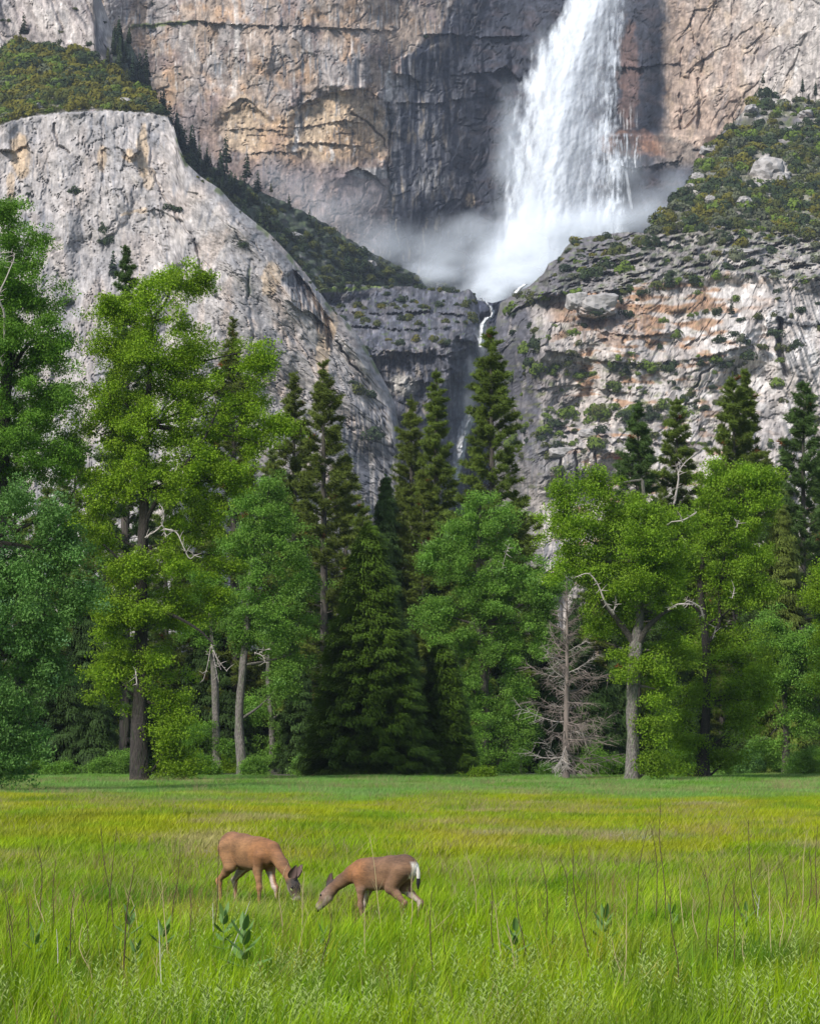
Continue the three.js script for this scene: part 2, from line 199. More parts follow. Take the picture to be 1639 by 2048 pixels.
function buttDepth(x, y) {
  const r = rim(x), t = buttTop(x), right = sst(330, 520, x); let d = 930 + 0.10 * (900 - y) * (1 - right) + right * (20 + 0.06 * (x - 400));
  if (y < r) d += 9 + (r - y) * 0.95 - 3 * fbm(x / 20, y / 14, 3);
  d += 50 * Math.exp(-(y - t) / 14) * right;
  d += granite(x, y, 42, 110, y < r ? 2 : 6.5, 11, -0.62, right);
  d += lip(x, y, OVER1, 16, 18, 5) + lip(x, y, OVER2, 15, 22, 8) + lip(x, y, OVERH, 12, 20, 8) + lip(x, y, [[0, 300], [30, 303], [52, 290], [64, 276]], 10, 18, 6) + lip(x, y, [[205, 300], [215, 296], [224, 305]], 7, 10, 4) + lip(x, y, [[290, 424], [310, 416], [360, 440]], 6, 10);
  d += 3 * cut(x, y, [[205, 235], [206, 320], [202, 420]], 3) + 6 * cut(x, y, [[108, 250], [115, 290], [140, 306]], 2.5) + 3 * cut(x, y, [[300, 250], [302, 330], [330, 400], [380, 470], [430, 560]], 2.6) + 2.5 * cut(x, y, [[500, 520], [496, 600], [508, 650], [500, 720]], 4) + 8 * cut(x, y, [[670, 680], [690, 710], [712, 740]], 2.4) + 6 * cut(x, y, [[390, 480], [410, 560], [440, 600]], 3) + 9 * hang(x, y, 40) + 6 * oval(x, y, 590, 560, 20, 16, 0.5);
  return d;
}
function buttColor(x, y, c) {
  const r = rim(x), right = sst(330, 520, x); granite(x, y, 42, 110, 1, 11, -0.62, right); const tone = ROCK.tone, sl = x - y * 0.62 * right;
  if (y < r - 1) { c[0] = 0.085; c[1] = 0.085; c[2] = 0.035; mixc(c, [0.30, 0.26, 0.24], 0.85 * sst(0.22, 0.4, fbm(x / 16, y / 8, 3)) + 0.8 * oval(x, y, 240, 205, 26, 8, 0.6) + 0.5 * sst(r - 14, r - 4, y) * sst(0, 0.3, n2(x / 12, 8))); speckle(c, x, y, 0.4); return; }
  c[0] = 0.43; c[1] = 0.405; c[2] = 0.395; mixc(c, [0.30, 0.295, 0.305], 0.75 * sst(-0.1, 0.4, tone + fbm(sl / 40, y / 70, 3))); mixc(c, PALE, 0.6 * sst(0.05, 0.45, fbm(sl / 22 + 30, y / 34, 4)));
  mixc(c, [0.47, 0.38, 0.32], 0.6 * sst(0.0, 0.4, fbm(sl / 50 + 12, y / 90, 3)) * (0.5 + 0.5 * right)); mixc(c, [0.20, 0.21, 0.24], 0.75 * sst(0.22, 0.45, fbm(sl / 9 + 8, y / 80, 4))); mixc(c, [0.24, 0.22, 0.22], 0.5 * sst(0.28, 0.4, fbm(x / 7, y / 7, 3)));
  const buff = oval(x, y, 286, 300, 12, 52, 0.3) + oval(x, y, 262, 312, 16, 14, 0.3) + oval(x, y, 40, 312, 20, 40, 0.35) + 0.8 * oval(x, y, 22, 370, 9, 32, 0.4) + 0.8 * oval(x, y, 204, 320, 9, 30, 0.4) + oval(x, y, 540, 560, 20, 34, 0.5) * 0.8 + oval(x, y, 664, 650, 12, 24, 0.4) + 0.8 * oval(x, y, 645, 700, 14, 60, 0.4) + 0.8 * crackline(x, y, [[245, 428], [270, 423], [292, 420]], 3) + 0.6 * oval(x, y, 300, 360, 14, 26, 0.4);
  mixc(c, BUFF, clamp(buff) * 0.85);
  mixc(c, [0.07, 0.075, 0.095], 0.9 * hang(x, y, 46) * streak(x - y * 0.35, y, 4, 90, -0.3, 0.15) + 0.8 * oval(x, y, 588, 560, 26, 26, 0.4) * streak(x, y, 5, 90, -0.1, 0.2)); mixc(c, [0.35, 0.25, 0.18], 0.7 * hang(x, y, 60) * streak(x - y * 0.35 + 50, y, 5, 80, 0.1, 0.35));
  mixc(c, [0.12, 0.12, 0.13], 0.85 * oval(x, y, 716, 770, 10, 20, 0.4) * streak(x, y, 4, 80, -0.3, 0.1) + 0.8 * oval(x, y, 248, 306, 6, 10, 0.3) + 0.75 * oval(x, y, 272, 303, 7, 6, 0.3) + 0.5 * crackline(x, y, [[58, 250], [62, 290], [52, 330]], 4)); mixc(c, [0.10, 0.11, 0.14], 0.85 * sst(795, 830, y + 20 * n2(x / 12, 2)) * sst(660, 690, x) * streak(x, y, 6, 90, -0.35, 0.1));
  const edge = y - buttTop(x); if (x > 345) mixc(c, MOSS, 0.9 * sst(0.0, 0.25, n2(x / 30, y / 30)) * (1 - sst(8, 16, edge))); mixc(c, [0.14, 0.12, 0.11], 0.7 * sst(0.1, 0.4, n2(x / 12, y / 5)) * sst(8, 14, edge) * (1 - sst(24, 34, edge)) * sst(420, 480, x));
  mixc(c, [0.06, 0.09, 0.04], 0.85 * (crackline(x, y, [[420, 540], [428, 566], [434, 590]], 3) + crackline(x, y, [[500, 540], [498, 590]], 3)));
  speckle(c, x, y, 0.22, 1.12); const k = 1 - 0.45 * ROCK.crack; c[0] *= k; c[1] *= k; c[2] *= k;
}
structure('rock_buttress', sheet(-160, 802, buttTop, () => 1180, buttDepth, buttColor, 2), rockMat, 'pale grey granite buttress with brushy bench on top');

// talus slope behind the buttress
const talusTop = (x) => pl([[225, 60], [262, 90], [300, 165], [345, 262], [420, 330], [500, 372], [560, 400], [640, 440], [720, 492], [800, 535], [900, 574], [1080, 640]], x) + 5 * fbm(x / 18, 7, 3);
const talusDepth = (x, y) => 1190 + 0.3 * (x - 300) - 0.4 * (y - talusTop(x)) * sst(1000, 700, x) + 8 * fbm(x / 24, y / 18, 4);
structure('talus_slope', sheet(225, 1080, talusTop, (x) => Math.max(talusTop(x) + 8, pl([[225, 420], [640, 700], [1080, 760]], x)), talusDepth, (x, y, c) => { c[0] = 0.055; c[1] = 0.075; c[2] = 0.04; mixc(c, [0.2, 0.19, 0.19], 0.8 * sst(0.18, 0.4, fbm(x / 16, y / 10, 3))); mixc(c, [0.16, 0.155, 0.17], 0.8 * sst(820, 900, x)); mixc(c, [0.10, 0.14, 0.05], 0.5 * sst(0.1, 0.4, fbm(x / 30 + 5, y / 20, 2))); speckle(c, x, y, 0.4); }, 3), rockMat, 'forested talus slope between buttress and wall');

// dark ledges beside the lower fall
const ledgeTop = (x) => pl([[600, 590], [645, 577], [700, 568], [760, 573], [820, 573], [880, 580], [915, 584], [938, 578], [950, 590], [958, 612], [959, 645], [962, 668], [968, 690], [975, 1000]], x) + 2 * n2(x / 7, 1);
const LL = [[[640, 706], [700, 698], [800, 704], [880, 712], [965, 690]], [[760, 764], [820, 770], [900, 760]], [[680, 620], [760, 628], [850, 622], [940, 632]], [[700, 650], [800, 660], [900, 655]]];
function ledgeDepth(x, y) { const up = sst(705, 600, y); let d = 1150 + up * 50 + 60 * Math.exp(-(y - ledgeTop(x)) / 22) * sst(640, 900, x) * 0.7 + granite(x, y, 34, 52, 9, 31, 0.5, up) + 40 * sst(900, 975, x) * sst(560, 720, y) + 50 * sst(880, 925, x) * sst(730, 800, y); for (const l of LL) d += lip(x, y, l, 9, 18); return d + 10 * oval(x, y, 930, 720, 26, 40, 0.4); }
function ledgeColor(x, y, c) {
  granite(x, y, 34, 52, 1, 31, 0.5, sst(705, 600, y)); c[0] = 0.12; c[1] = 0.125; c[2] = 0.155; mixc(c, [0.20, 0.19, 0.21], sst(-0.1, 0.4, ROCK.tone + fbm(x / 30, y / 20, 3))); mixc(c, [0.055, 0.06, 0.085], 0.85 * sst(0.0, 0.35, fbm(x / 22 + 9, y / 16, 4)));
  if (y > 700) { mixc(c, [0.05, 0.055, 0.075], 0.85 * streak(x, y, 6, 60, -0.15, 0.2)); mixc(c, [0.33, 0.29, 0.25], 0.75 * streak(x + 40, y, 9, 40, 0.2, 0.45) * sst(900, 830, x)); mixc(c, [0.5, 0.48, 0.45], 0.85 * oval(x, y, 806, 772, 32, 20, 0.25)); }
  mixc(c, [0.09, 0.13, 0.04], 0.9 * sst(0.3, 0.45, fbm(x / 12 + 3, y / 7, 3)) * sst(720, 690, y)); mixc(c, [0.19, 0.27, 0.03], 0.9 * crackline(x, y, [[645, 581], [700, 578], [760, 571]], 4)); speckle(c, x, y, 0.35); const k = 1 - 0.5 * ROCK.crack; c[0] *= k; c[1] *= k; c[2] *= k;
}
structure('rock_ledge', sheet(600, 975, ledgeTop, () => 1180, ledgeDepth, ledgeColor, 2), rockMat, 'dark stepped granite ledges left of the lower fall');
// the gorge that the lower fall runs through
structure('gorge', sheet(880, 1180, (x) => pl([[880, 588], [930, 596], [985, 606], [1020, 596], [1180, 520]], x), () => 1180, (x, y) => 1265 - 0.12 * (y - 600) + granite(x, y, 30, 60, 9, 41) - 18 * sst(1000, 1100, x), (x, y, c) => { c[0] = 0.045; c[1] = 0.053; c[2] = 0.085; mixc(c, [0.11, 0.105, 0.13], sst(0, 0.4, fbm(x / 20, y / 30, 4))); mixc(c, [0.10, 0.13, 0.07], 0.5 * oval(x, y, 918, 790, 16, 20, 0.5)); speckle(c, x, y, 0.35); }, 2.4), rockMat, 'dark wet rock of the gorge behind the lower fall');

// the right-hand cliff: brushy slope above, pale granite below
const slopeTop = (x) => pl([[978, 1010], [984, 690], [994, 630], [1000, 606], [1025, 590], [1058, 572], [1088, 545], [1096, 527], [1118, 515], [1130, 495], [1150, 478], [1185, 472], [1215, 468], [1250, 464], [1292, 466], [1312, 440], [1340, 410], [1362, 378], [1395, 342], [1420, 300], [1440, 268], [1472, 238], [1500, 205], [1520, 178], [1545, 188], [1570, 215], [1600, 195], [1639, 208], [1800, 140]], x) + 1.6 * n2(x / 6, 2);
const shelf = (x) => pl([[1000, 640], [1060, 600], [1120, 590], [1230, 580], [1290, 566], [1400, 556], [1450, 540], [1540, 556], [1639, 560], [1800, 560]], x) + 4 * fbm(x / 20, 3, 3);
const RL = [[[1090, 700], [1200, 722], [1300, 728], [1400, 716], [1500, 690]], [[1060, 780], [1150, 770], [1280, 790]], [[1050, 870], [1150, 862], [1260, 880], [1400, 900]], [[1080, 905], [1180, 895], [1260, 915]], [[1180, 660], [1260, 672], [1340, 668]], [[1090, 612], [1150, 596], [1230, 590]], [[1555, 640], [1600, 652], [1680, 648]], [[1190, 520], [1260, 532], [1330, 540]], [[1420, 512], [1490, 500], [1560, 516]]];
function slopeDepth(x, y) {
  const s = shelf(x), t = slopeTop(x); let d = 985 + 0.10 * (1000 - y);
  if (y < s) d += (s - y) * 0.72 + 5 * stair(3 * fbm(x / 60 + 7, y / 18 + 0.012 * x, 3, 0.6)) * sst(420, 470, y) + 1.5 * stair(4 * fbm(x / 16, y / 8 + 9, 3, 0.6)) * sst(400, 450, y); d += 55 * Math.exp(-(y - t) / 16) * sst(1330, 1150, x) + 60 * sst(1090, 990, x) + (x > 1300 ? 0 : 0);
  d += granite(x, y, 52, y < s ? 40 : 82, y < s ? 8 : 9.5, 51, 0.22); if (y > s) d -= 7 * Math.sin((y + 18 * fbm(x / 60, 4, 3)) / 34) * (0.4 + 0.6 * sst(1350, 1120, x));
  for (const l of RL) d += lip(x, y, l, 5, 16);
  d += 8 * cut(x, y, [[1424, 732], [1400, 750], [1395, 770], [1376, 786]], 2.6) + 14 * cut(x, y, [[1560, 640], [1556, 690], [1572, 750]], 6) + 10 * cut(x, y, [[1150, 905], [1152, 960], [1150, 1000]], 3) + 9 * cut(x, y, [[1120, 910], [1122, 990]], 3) + 8 * cut(x, y, [[1190, 905], [1192, 990]], 3) - 14 * oval(x, y, 1190, 608, 46, 28, 0.15, 0.05) - 8 * oval(x, y, 1537, 342, 34, 30, 0.5, 0.05) - 9 * oval(x, y, 1487, 402, 14, 10, 0.3);
  return d;
}
function slopeColor(x, y, c) {
  const s = shelf(x); granite(x, y, 52, y < s ? 40 : 82, 1, 51, 0.22); const tone = ROCK.tone;
  if (y < s) {
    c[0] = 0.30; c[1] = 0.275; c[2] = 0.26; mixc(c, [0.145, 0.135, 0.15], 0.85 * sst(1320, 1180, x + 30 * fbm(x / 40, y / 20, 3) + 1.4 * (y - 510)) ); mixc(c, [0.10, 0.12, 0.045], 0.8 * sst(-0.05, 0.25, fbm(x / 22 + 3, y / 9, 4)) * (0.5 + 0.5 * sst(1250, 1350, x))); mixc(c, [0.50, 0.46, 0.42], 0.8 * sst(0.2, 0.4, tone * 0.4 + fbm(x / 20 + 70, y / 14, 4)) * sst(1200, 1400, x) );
    if (x > 1310 && y < 470) mixc(c, [0.16, 0.155, 0.08], 0.55 * sst(0.15, -0.1, fbm(x / 26 + 12, y / 15, 3))); mixc(c, [0.13, 0.19, 0.04], 0.6 * sst(0.25, 0.4, fbm(x / 18 + 33, y / 7, 3)));
    mixc(c, [0.55, 0.51, 0.47], 0.8 * oval(x, y, 1537, 342, 34, 30, 0.5, 0.05) + 0.9 * oval(x, y, 1487, 402, 15, 11, 0.3) + 0.8 * oval(x, y, 1510, 210, 60, 26, 0.5) * sst(0, 0.2, n2(x / 18, y / 18) + 0.3) + 0.8 * oval(x, y, 1620, 225, 40, 16, 0.6) + 0.85 * oval(x, y, 1460, 522, 46, 12, 0.5) + 0.6 * oval(x, y, 1590, 532, 50, 10, 0.6) + 0.5 * oval(x, y, 1415, 380, 30, 10, 0.6)); mixc(c, [0.36, 0.29, 0.21], 0.7 * crackline(x, y, [[1405, 270], [1380, 275], [1340, 300], [1330, 315]], 9));
  } else {
    c[0] = 0.50; c[1] = 0.455; c[2] = 0.425; mixc(c, [0.62, 0.59, 0.57], sst(-0.1, 0.35, tone + fbm(x / 50, y / 60, 3)) * sst(1150, 1450, x)); mixc(c, [0.34, 0.315, 0.31], 0.7 * sst(0.1, 0.45, fbm(x / 16 + 9, y / 60, 4)));
    const soil = sst(0.02, 0.22, fbm(x / 60 + 4, y / 16, 5) + 0.28 * oval(x, y, 1270, 620, 190, 75, 0.2) + 0.1 * oval(x, y, 1200, 730, 150, 30, 0.4) - 0.12); mixc(c, SOIL, 0.85 * soil * sst(1080, 1130, x) * sst(1600, 1420, x) + 0.75 * oval(x, y, 1215, 912, 36, 10, 0.5)); mixc(c, [0.37, 0.29, 0.245], 0.8 * oval(x, y, 1205, 650, 85, 42, 0.3) * streak(x, y, 6, 50, -0.4, 0.15));
    mixc(c, [0.085, 0.088, 0.115], 0.93 * sst(1110, 1040, x + 34 * fbm(x / 18, y / 26, 3) - 0.16 * (y - 640)) * sst(-0.7, -0.1, fbm(x / 16, y / 40, 3)) * sst(1000, 900, y)); mixc(c, [0.30, 0.265, 0.25], 0.55 * oval(x, y, 1110, 760, 40, 60, 0.5));  // left edge by the gorge coloured darker to stand for shade
    mixc(c, [0.20, 0.20, 0.21], 0.8 * sst(1180, 1130, x) * sst(860, 900, y) * streak(x, y, 8, 60, -0.05, 0.2)); mixc(c, [0.14, 0.16, 0.06], 0.8 * sst(0.16, 0.34, fbm(x / 26 + 50, y / 11, 4)) * (0.35 + 0.65 * sst(690, 760, y)) * sst(1520, 1380, x)); mixc(c, [0.30, 0.28, 0.275], 0.6 * sst(760, 840, y) * sst(-0.1, 0.3, fbm(x / 30, y / 20 + 6, 3)));
    mixc(c, [0.09, 0.10, 0.11], 0.8 * sst(1550, 1580, x) * streak(x - y * 0.35, y, 7, 160, 0.1, 0.34) + 0.75 * crackline(x, y, [[1555, 640], [1600, 650], [1680, 648]], 5) + 0.6 * crackline(x, y, [[1560, 580], [1556, 690], [1572, 750]], 7));
  }
  speckle(c, x, y, 0.24, 1.12); const k = 1 - 0.4 * ROCK.crack; c[0] *= k; c[1] *= k; c[2] *= k;
}
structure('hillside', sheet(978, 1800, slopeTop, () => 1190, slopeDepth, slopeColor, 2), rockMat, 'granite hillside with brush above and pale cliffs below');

// ---------- falling water and mist: veils of droplets, thin where few hang in the air ----------
const waterMat = new THREE.MeshStandardMaterial({ vertexColors: true, transparent: true, roughness: 1, side: THREE.DoubleSide });
function veil(x0, x1, y0, y1, dep, fill, step) {                  // fill(x, y) = [r, g, b, how dense]
  const nx = Math.ceil((x1 - x0) / step), ny = Math.ceil((y1 - y0) / step), pos = [], col = [], idx = [], v = new THREE.Vector3(), al = [];
  for (let i = 0; i <= nx; i++) for (let j = 0; j <= ny; j++) { const x = x0 + (x1 - x0) * i / nx, y = y0 + (y1 - y0) * j / ny; at(x, y, dep(x, y), v); pos.push(v.x, v.y, v.z); const f = fill(x, y); col.push(...f); al.push(f[3]); }
  for (let i = 0; i < nx; i++) for (let j = 0; j < ny; j++) { const a = i * (ny + 1) + j, b = a + ny + 1; if (al[a] + al[a + 1] + al[b] + al[b + 1] > 0.02) idx.push(a, a + 1, b, b, a + 1, b + 1); }
  const g = new THREE.BufferGeometry(); g.setAttribute('position', new THREE.Float32BufferAttribute(pos, 3)); g.setAttribute('color', new THREE.Float32BufferAttribute(col, 4)); g.setIndex(idx); g.computeVertexNormals(); return g;
}
const fallL = (y) => pl([[-200, 1160], [0, 1138], [60, 1108], [110, 1072], [170, 1052], [230, 1042], [300, 1030], [380, 1022], [440, 1018], [500, 990], [560, 950]], y);
const fallR = (y) => pl([[-200, 1245], [0, 1246], [120, 1242], [230, 1228], [270, 1232], [330, 1240], [420, 1248], [500, 1255], [560, 1240]], y);
const fallMid = (y) => pl([[-200, 1196], [0, 1192], [150, 1135], [300, 1110], [450, 1095], [560, 1060]], y);
const plume = (x, y, f, g, o) => fbm(x / f + 0.35 * fbm(x / 50, y / 40 + o, 3), (y + 0.12 * x) / g + o, 5, 0.6);
const waterfall = new THREE.Group(); waterfall.name = 'waterfall'; waterfall.userData = { kind: 'structure', label: 'tall white waterfall dropping down the dark wet granite wall' }; scene.add(waterfall);
const fd = (x, y, k) => 1520 - 10 - k * 9 - 0.03 * (y) + 3 * plume(x, y, 24, 80, k * 7) + 0.4 * fbm(x / 6, y / 16 + k, 3, 0.6) - 9 * Math.exp(-(((x - fallMid(y)) / 60) ** 2));
for (let k = 0; k < 3; k++) part('water_veil', veil(930, 1290, -170, 600, (x, y) => fd(x, y, k), (x, y) => {
  const L = fallL(y), R = fallR(y), M = fallMid(y), n = plume(x, y, 16, 55, k * 11), s = plume(x, y, 5.5, 75, k * 5 + 3), wisp = 20 + 14 * sst(0, 300, y);
  const left = sst(L - wisp * 0.4, L + wisp * (1 + 0.8 * n), x + wisp * 1.9 * n), right = 1 - sst(R - 10, R + 4, x + 9 * fbm(x / 8, y / 30 + k, 4) + 6 * n2(y / 13, k)), core = Math.exp(-(((x - M - 8 * n) / (38 + y * 0.045)) ** 2));
  const strands = sst(-0.12, 0.42, s + 0.7 * fbm(x / 10, y / 26 + 4 + k, 4) + 0.35 * n2(x / 30, y / 60)), side = sst(M + 10, R - 10, x);
  let a = left * right * lerp(0.55 + 0.95 * n, 0.03 + 0.95 * strands, side * 0.95 * (1 - 0.4 * sst(400, 500, y))); a = Math.max(a, core * left * (0.8 + 0.5 * n)) * (1 - sst(470, 590, y + 20 * n));
  const b = 0.96; return [b * 0.91, b * 0.95, b * 1.01, clamp(a * (k === 0 ? 0.8 : 0.5))];
}, 2.6), waterMat, waterfall);
// side streams sliding over the shelf at the right foot
part('side_stream', veil(1205, 1295, 180, 430, (x, y) => wallDepth(x, Math.max(y, 0)) - 4 - 3 * fbm(x / 5, y / 30, 3), (x, y) => {
  const s = sst(0.05, 0.6, n2(x / 3.4 + 0.8 * n2(x / 9, y / 30), y / 60 + 3) + 0.6 * n2(x / 8, y / 25)), top = sst(1225, 1235, x) * (1 - sst(1270, 1280, x)) * sst(196, 235, y) * (1 - sst(255, 262, y)) * 0.35, shelf2 = sst(1208, 1222, x) * (1 - sst(1262, 1285, x + 6 * n2(y / 9, 3))) * sst(264, 272, y) * (1 - sst(330, 346, y + 14 * n2(x / 6, 2))), low = sst(1205, 1215, x) * (1 - sst(1252, 1266, x)) * sst(318, 326, y) * (1 - sst(390, 425, y)) * 0.6, drop = (1 - sst(1.5, 4, Math.abs(x - pl([[300, 1240], [350, 1252], [425, 1263]], y)))) * sst(330, 345, y) * (1 - sst(412, 424, y));
  const bands = shelf2 * (0.3 * (1 - sst(2, 6, Math.abs(y - 268))) + 0.7 * (1 - sst(2, 9, Math.abs(y - 320 - 6 * n2(x / 11, 4))))) * sst(-0.4, 0.3, n2(x / 7, y / 9));
  return [0.82, 0.83, 0.85, clamp((top + shelf2 + low) * s + bands * sst(1275, 1255, x) + 0.7 * drop)];
}, 1.6), waterMat, waterfall);
// lower fall, seen between the ledges and below them
const lower = new THREE.Group(); lower.name = 'lower_waterfall'; lower.userData = { kind: 'structure', label: 'narrow white lower waterfall in the gorge between dark ledges' }; scene.add(lower);
const cas = (line, w, d0, lab) => part('cascade', veil(Math.min(...line.map((p) => p[1])) - w * 2, Math.max(...line.map((p) => p[1])) + w * 2, line[0][0], line[line.length - 1][0], (x, y) => d0 - 6 * Math.exp(-(((x - pl(line, y)) / w) ** 2)) + 1.5 * fbm(x / 4, y / 9, 3), (x, y) => { const c = pl(line, y), e = Math.abs(x - c + 3 * n2(x / 5, y / 12)) / w; return [0.82, 0.83, 0.85, clamp((1 - sst(0.6, 1.1, e)) * (0.72 + 0.6 * fbm(x / 5, y / 14, 3)))]; }, 1.6), waterMat, lower);
cas([[596, 962], [606, 972], [616, 981], [626, 985], [636, 980]], 4, 1235); cas([[634, 977], [648, 966], [660, 964], [676, 963], [694, 962]], 7, 1185); cas([[828, 941], [842, 937], [860, 928], [885, 922], [912, 917], [960, 905]], 14, 1168); cas([[568, 1052], [576, 1040], [586, 1032]], 6, 1090);

// mist: many rounded puffs of fine spray, each denser in its middle
const mist = new THREE.Group(); mist.name = 'mist'; mist.userData = { kind: 'structure', label: 'soft white spray cloud drifting at the foot of the fall' }; scene.add(mist);
{ const r = rng(5), N = 18, v = new THREE.Vector3();
  const puff = (px, py, d, rx, ry, a, seed) => {
    const pos = [], nor = [], col = [], idx = [];
    for (let i = 0; i <= N; i++) for (let j = 0; j <= N; j++) {
      const u = i / N * 2 - 1, w = j / N * 2 - 1, q = Math.hypot(u, w), n = fbm(u * 1.6 + seed, w * 1.6 - seed, 4);
      at(px + u * rx, py + w * ry, d - rx * mpp(d) * 0.9 * Math.sqrt(Math.max(0, 1.05 - q * q * 0.5)) + 0.6 * n, v); pos.push(v.x, v.y, v.z); col.push(0.82, 0.88, 0.96, clamp(1.3 * a * (1 - sst(0.0, 1, q + 0.4 * n)) * (1 + 0.5 * n)));
    }
    for (let i = 0; i < N; i++) for (let j = 0; j < N; j++) { const p = i * (N + 1) + j, s = p + N + 1; idx.push(p, p + 1, s, s, p + 1, s + 1); }
    const g = new THREE.BufferGeometry(); g.setAttribute('position', new THREE.Float32BufferAttribute(pos, 3)); g.setAttribute('color', new THREE.Float32BufferAttribute(col, 4)); g.setIndex(idx); g.computeVertexNormals(); return g;
  };
  const gs = [], add = (...p) => gs.push(puff(...p, r() * 50));
  for (const [px, py, rx, ry, a, d] of [[1130, 470, 150, 80, .30, 1450], [1060, 500, 130, 90, .34, 1430], [1000, 540, 90, 80, .42, 1390], [985, 575, 60, 50, .45, 1360], [1050, 560, 90, 50, .45, 1380], [1120, 530, 100, 60, .34, 1400], [1010, 500, 80, 60, .3, 1440], [1060, 430, 90, 90, .3, 1470], [1180, 450, 120, 70, .3, 1460], [1240, 440, 120, 60, .3, 1450], [1300, 420, 90, 60, .24, 1440], [1350, 380, 60, 60, .15, 1430], [900, 520, 120, 60, .3, 1400], [860, 560, 110, 40, .28, 1370], [940, 590, 60, 34, .3, 1330], [980, 608, 40, 26, .3, 1300], [800, 500, 130, 60, .24, 1420], [740, 480, 120, 60, .2, 1420], [660, 440, 130, 60, .2, 1420], [600, 390, 110, 60, .18, 1430], [560, 360, 90, 50, .16, 1430], [720, 400, 120, 60, .10, 1450], [700, 520, 90, 40, .18, 1330], [1030, 340, 60, 120, .22, 1480], [1020, 240, 46, 90, .14, 1485], [1090, 110, 40, 70, .16, 1485], [960, 470, 90, 60, .2, 1440], [900, 470, 100, 50, .12, 1440], [1260, 340, 60, 80, .16, 1460], [930, 820, 50, 70, .16, 1180], [945, 740, 40, 60, .15, 1185], [960, 690, 30, 40, .14, 1190], [900, 880, 50, 40, .14, 1180], [1000, 590, 44, 30, .3, 1320]]) { const q = lerp(0.5, 1, sst(700, 960, px)) * (px > 1230 ? 0.75 : 1); add(px, py, d, rx, ry, a * q); add(px + (r() - 0.5) * rx * 0.7, py + (r() - 0.5) * ry * 0.6, d - 14, rx * 0.7, ry * 0.7, a * 0.6 * q); }
  part('spray', mergeGeometries(gs), waterMat, mist, 'stuff');
}

// thin haze of the valley air
scene.fog = new THREE.FogExp2(new THREE.Color().setRGB(0.72, 0.82, 1.0), 0.00006);

// ---------- shrubs and small trees on the cliffs ----------
function shrubGeo(n, seed, leaf = 0.20) {                          // a lumpy dome of leafy faces, unit radius
  const R = rng(seed), pos = [], lumps = []; for (let i = 0; i < 9; i++) lumps.push([(R() - 0.5) * 1.3, 0.15 + R() * 0.6, (R() - 0.5) * 1.3, 0.32 + R() * 0.25]);
  const u = new THREE.Vector3(), a = new THREE.Vector3(), b = new THREE.Vector3();
  for (let i = 0; i < n; i++) { const l = lumps[i % 9]; u.set(R() * 2 - 1, R() * 1.6 - 0.6, R() * 2 - 1).normalize(); const c = [l[0] + u.x * l[3], Math.max(0, l[1] + u.y * l[3]), l[2] + u.z * l[3]]; a.set(R() - 0.5, R() - 0.5, R() - 0.5).cross(u).normalize(); u.x += (R() - 0.5) * 0.9; u.y += (R() - 0.5) * 0.9; b.crossVectors(u.normalize(), a); const s = leaf * (0.6 + 0.8 * R()); a.multiplyScalar(s); b.multiplyScalar(s); pos.push(c[0] - a.x, c[1] - a.y, c[2] - a.z, c[0] + a.x * 0.7 + b.x * 0.5, c[1] + a.y * 0.7 + b.y * 0.5, c[2] + a.z * 0.7 + b.z * 0.5, c[0] + a.x * 0.2 - b.x, c[1] + a.y * 0.2 - b.y, c[2] + a.z * 0.2 - b.z); }
  return soup(pos);
}
function spireGeo(n, seed, open = 0) {                             // a small far conifer, unit height
  const R = rng(seed), pos = []; pos.push(-0.012, 0, 0, 0.012, 0, 0, 0, 0.9, 0, 0, 0, -0.012, 0, 0, 0.012, 0, 0.9, 0);
  for (let i = 0; i < n; i++) { const t = 1 - Math.sqrt(R()) * (0.9 - open), w = 0.17 * Math.pow(1 - t, 0.75) * (0.55 + 0.6 * R()) + 0.01, a = R() * 6.283, x = Math.cos(a) * w, z = Math.sin(a) * w, s = 0.020 + 0.045 * (1 - t), tx = -Math.sin(a) * s, tz = Math.cos(a) * s; pos.push(x * 0.35, t + 0.02, z * 0.35, x + tx, t - 0.02 * R() - 0.01, z + tz, x - tx, t - 0.02, z - tz); }
  return soup(pos);
}
const SHRUBS = [shrubGeo(380, 1, 0.15), shrubGeo(380, 2, 0.15), shrubGeo(380, 3, 0.15)], SPIRES = [spireGeo(240, 4), spireGeo(220, 5, 0.25), spireGeo(240, 6)];
const brushMat = leafy([1, 1, 1], 0.75, 0.15);
const OLIVE = [0.135, 0.125, 0.016], BRUSH = [0.078, 0.088, 0.020], DARKB = [0.038, 0.056, 0.022], GREYB = [0.105, 0.115, 0.065], FRESH = [0.115, 0.165, 0.022];
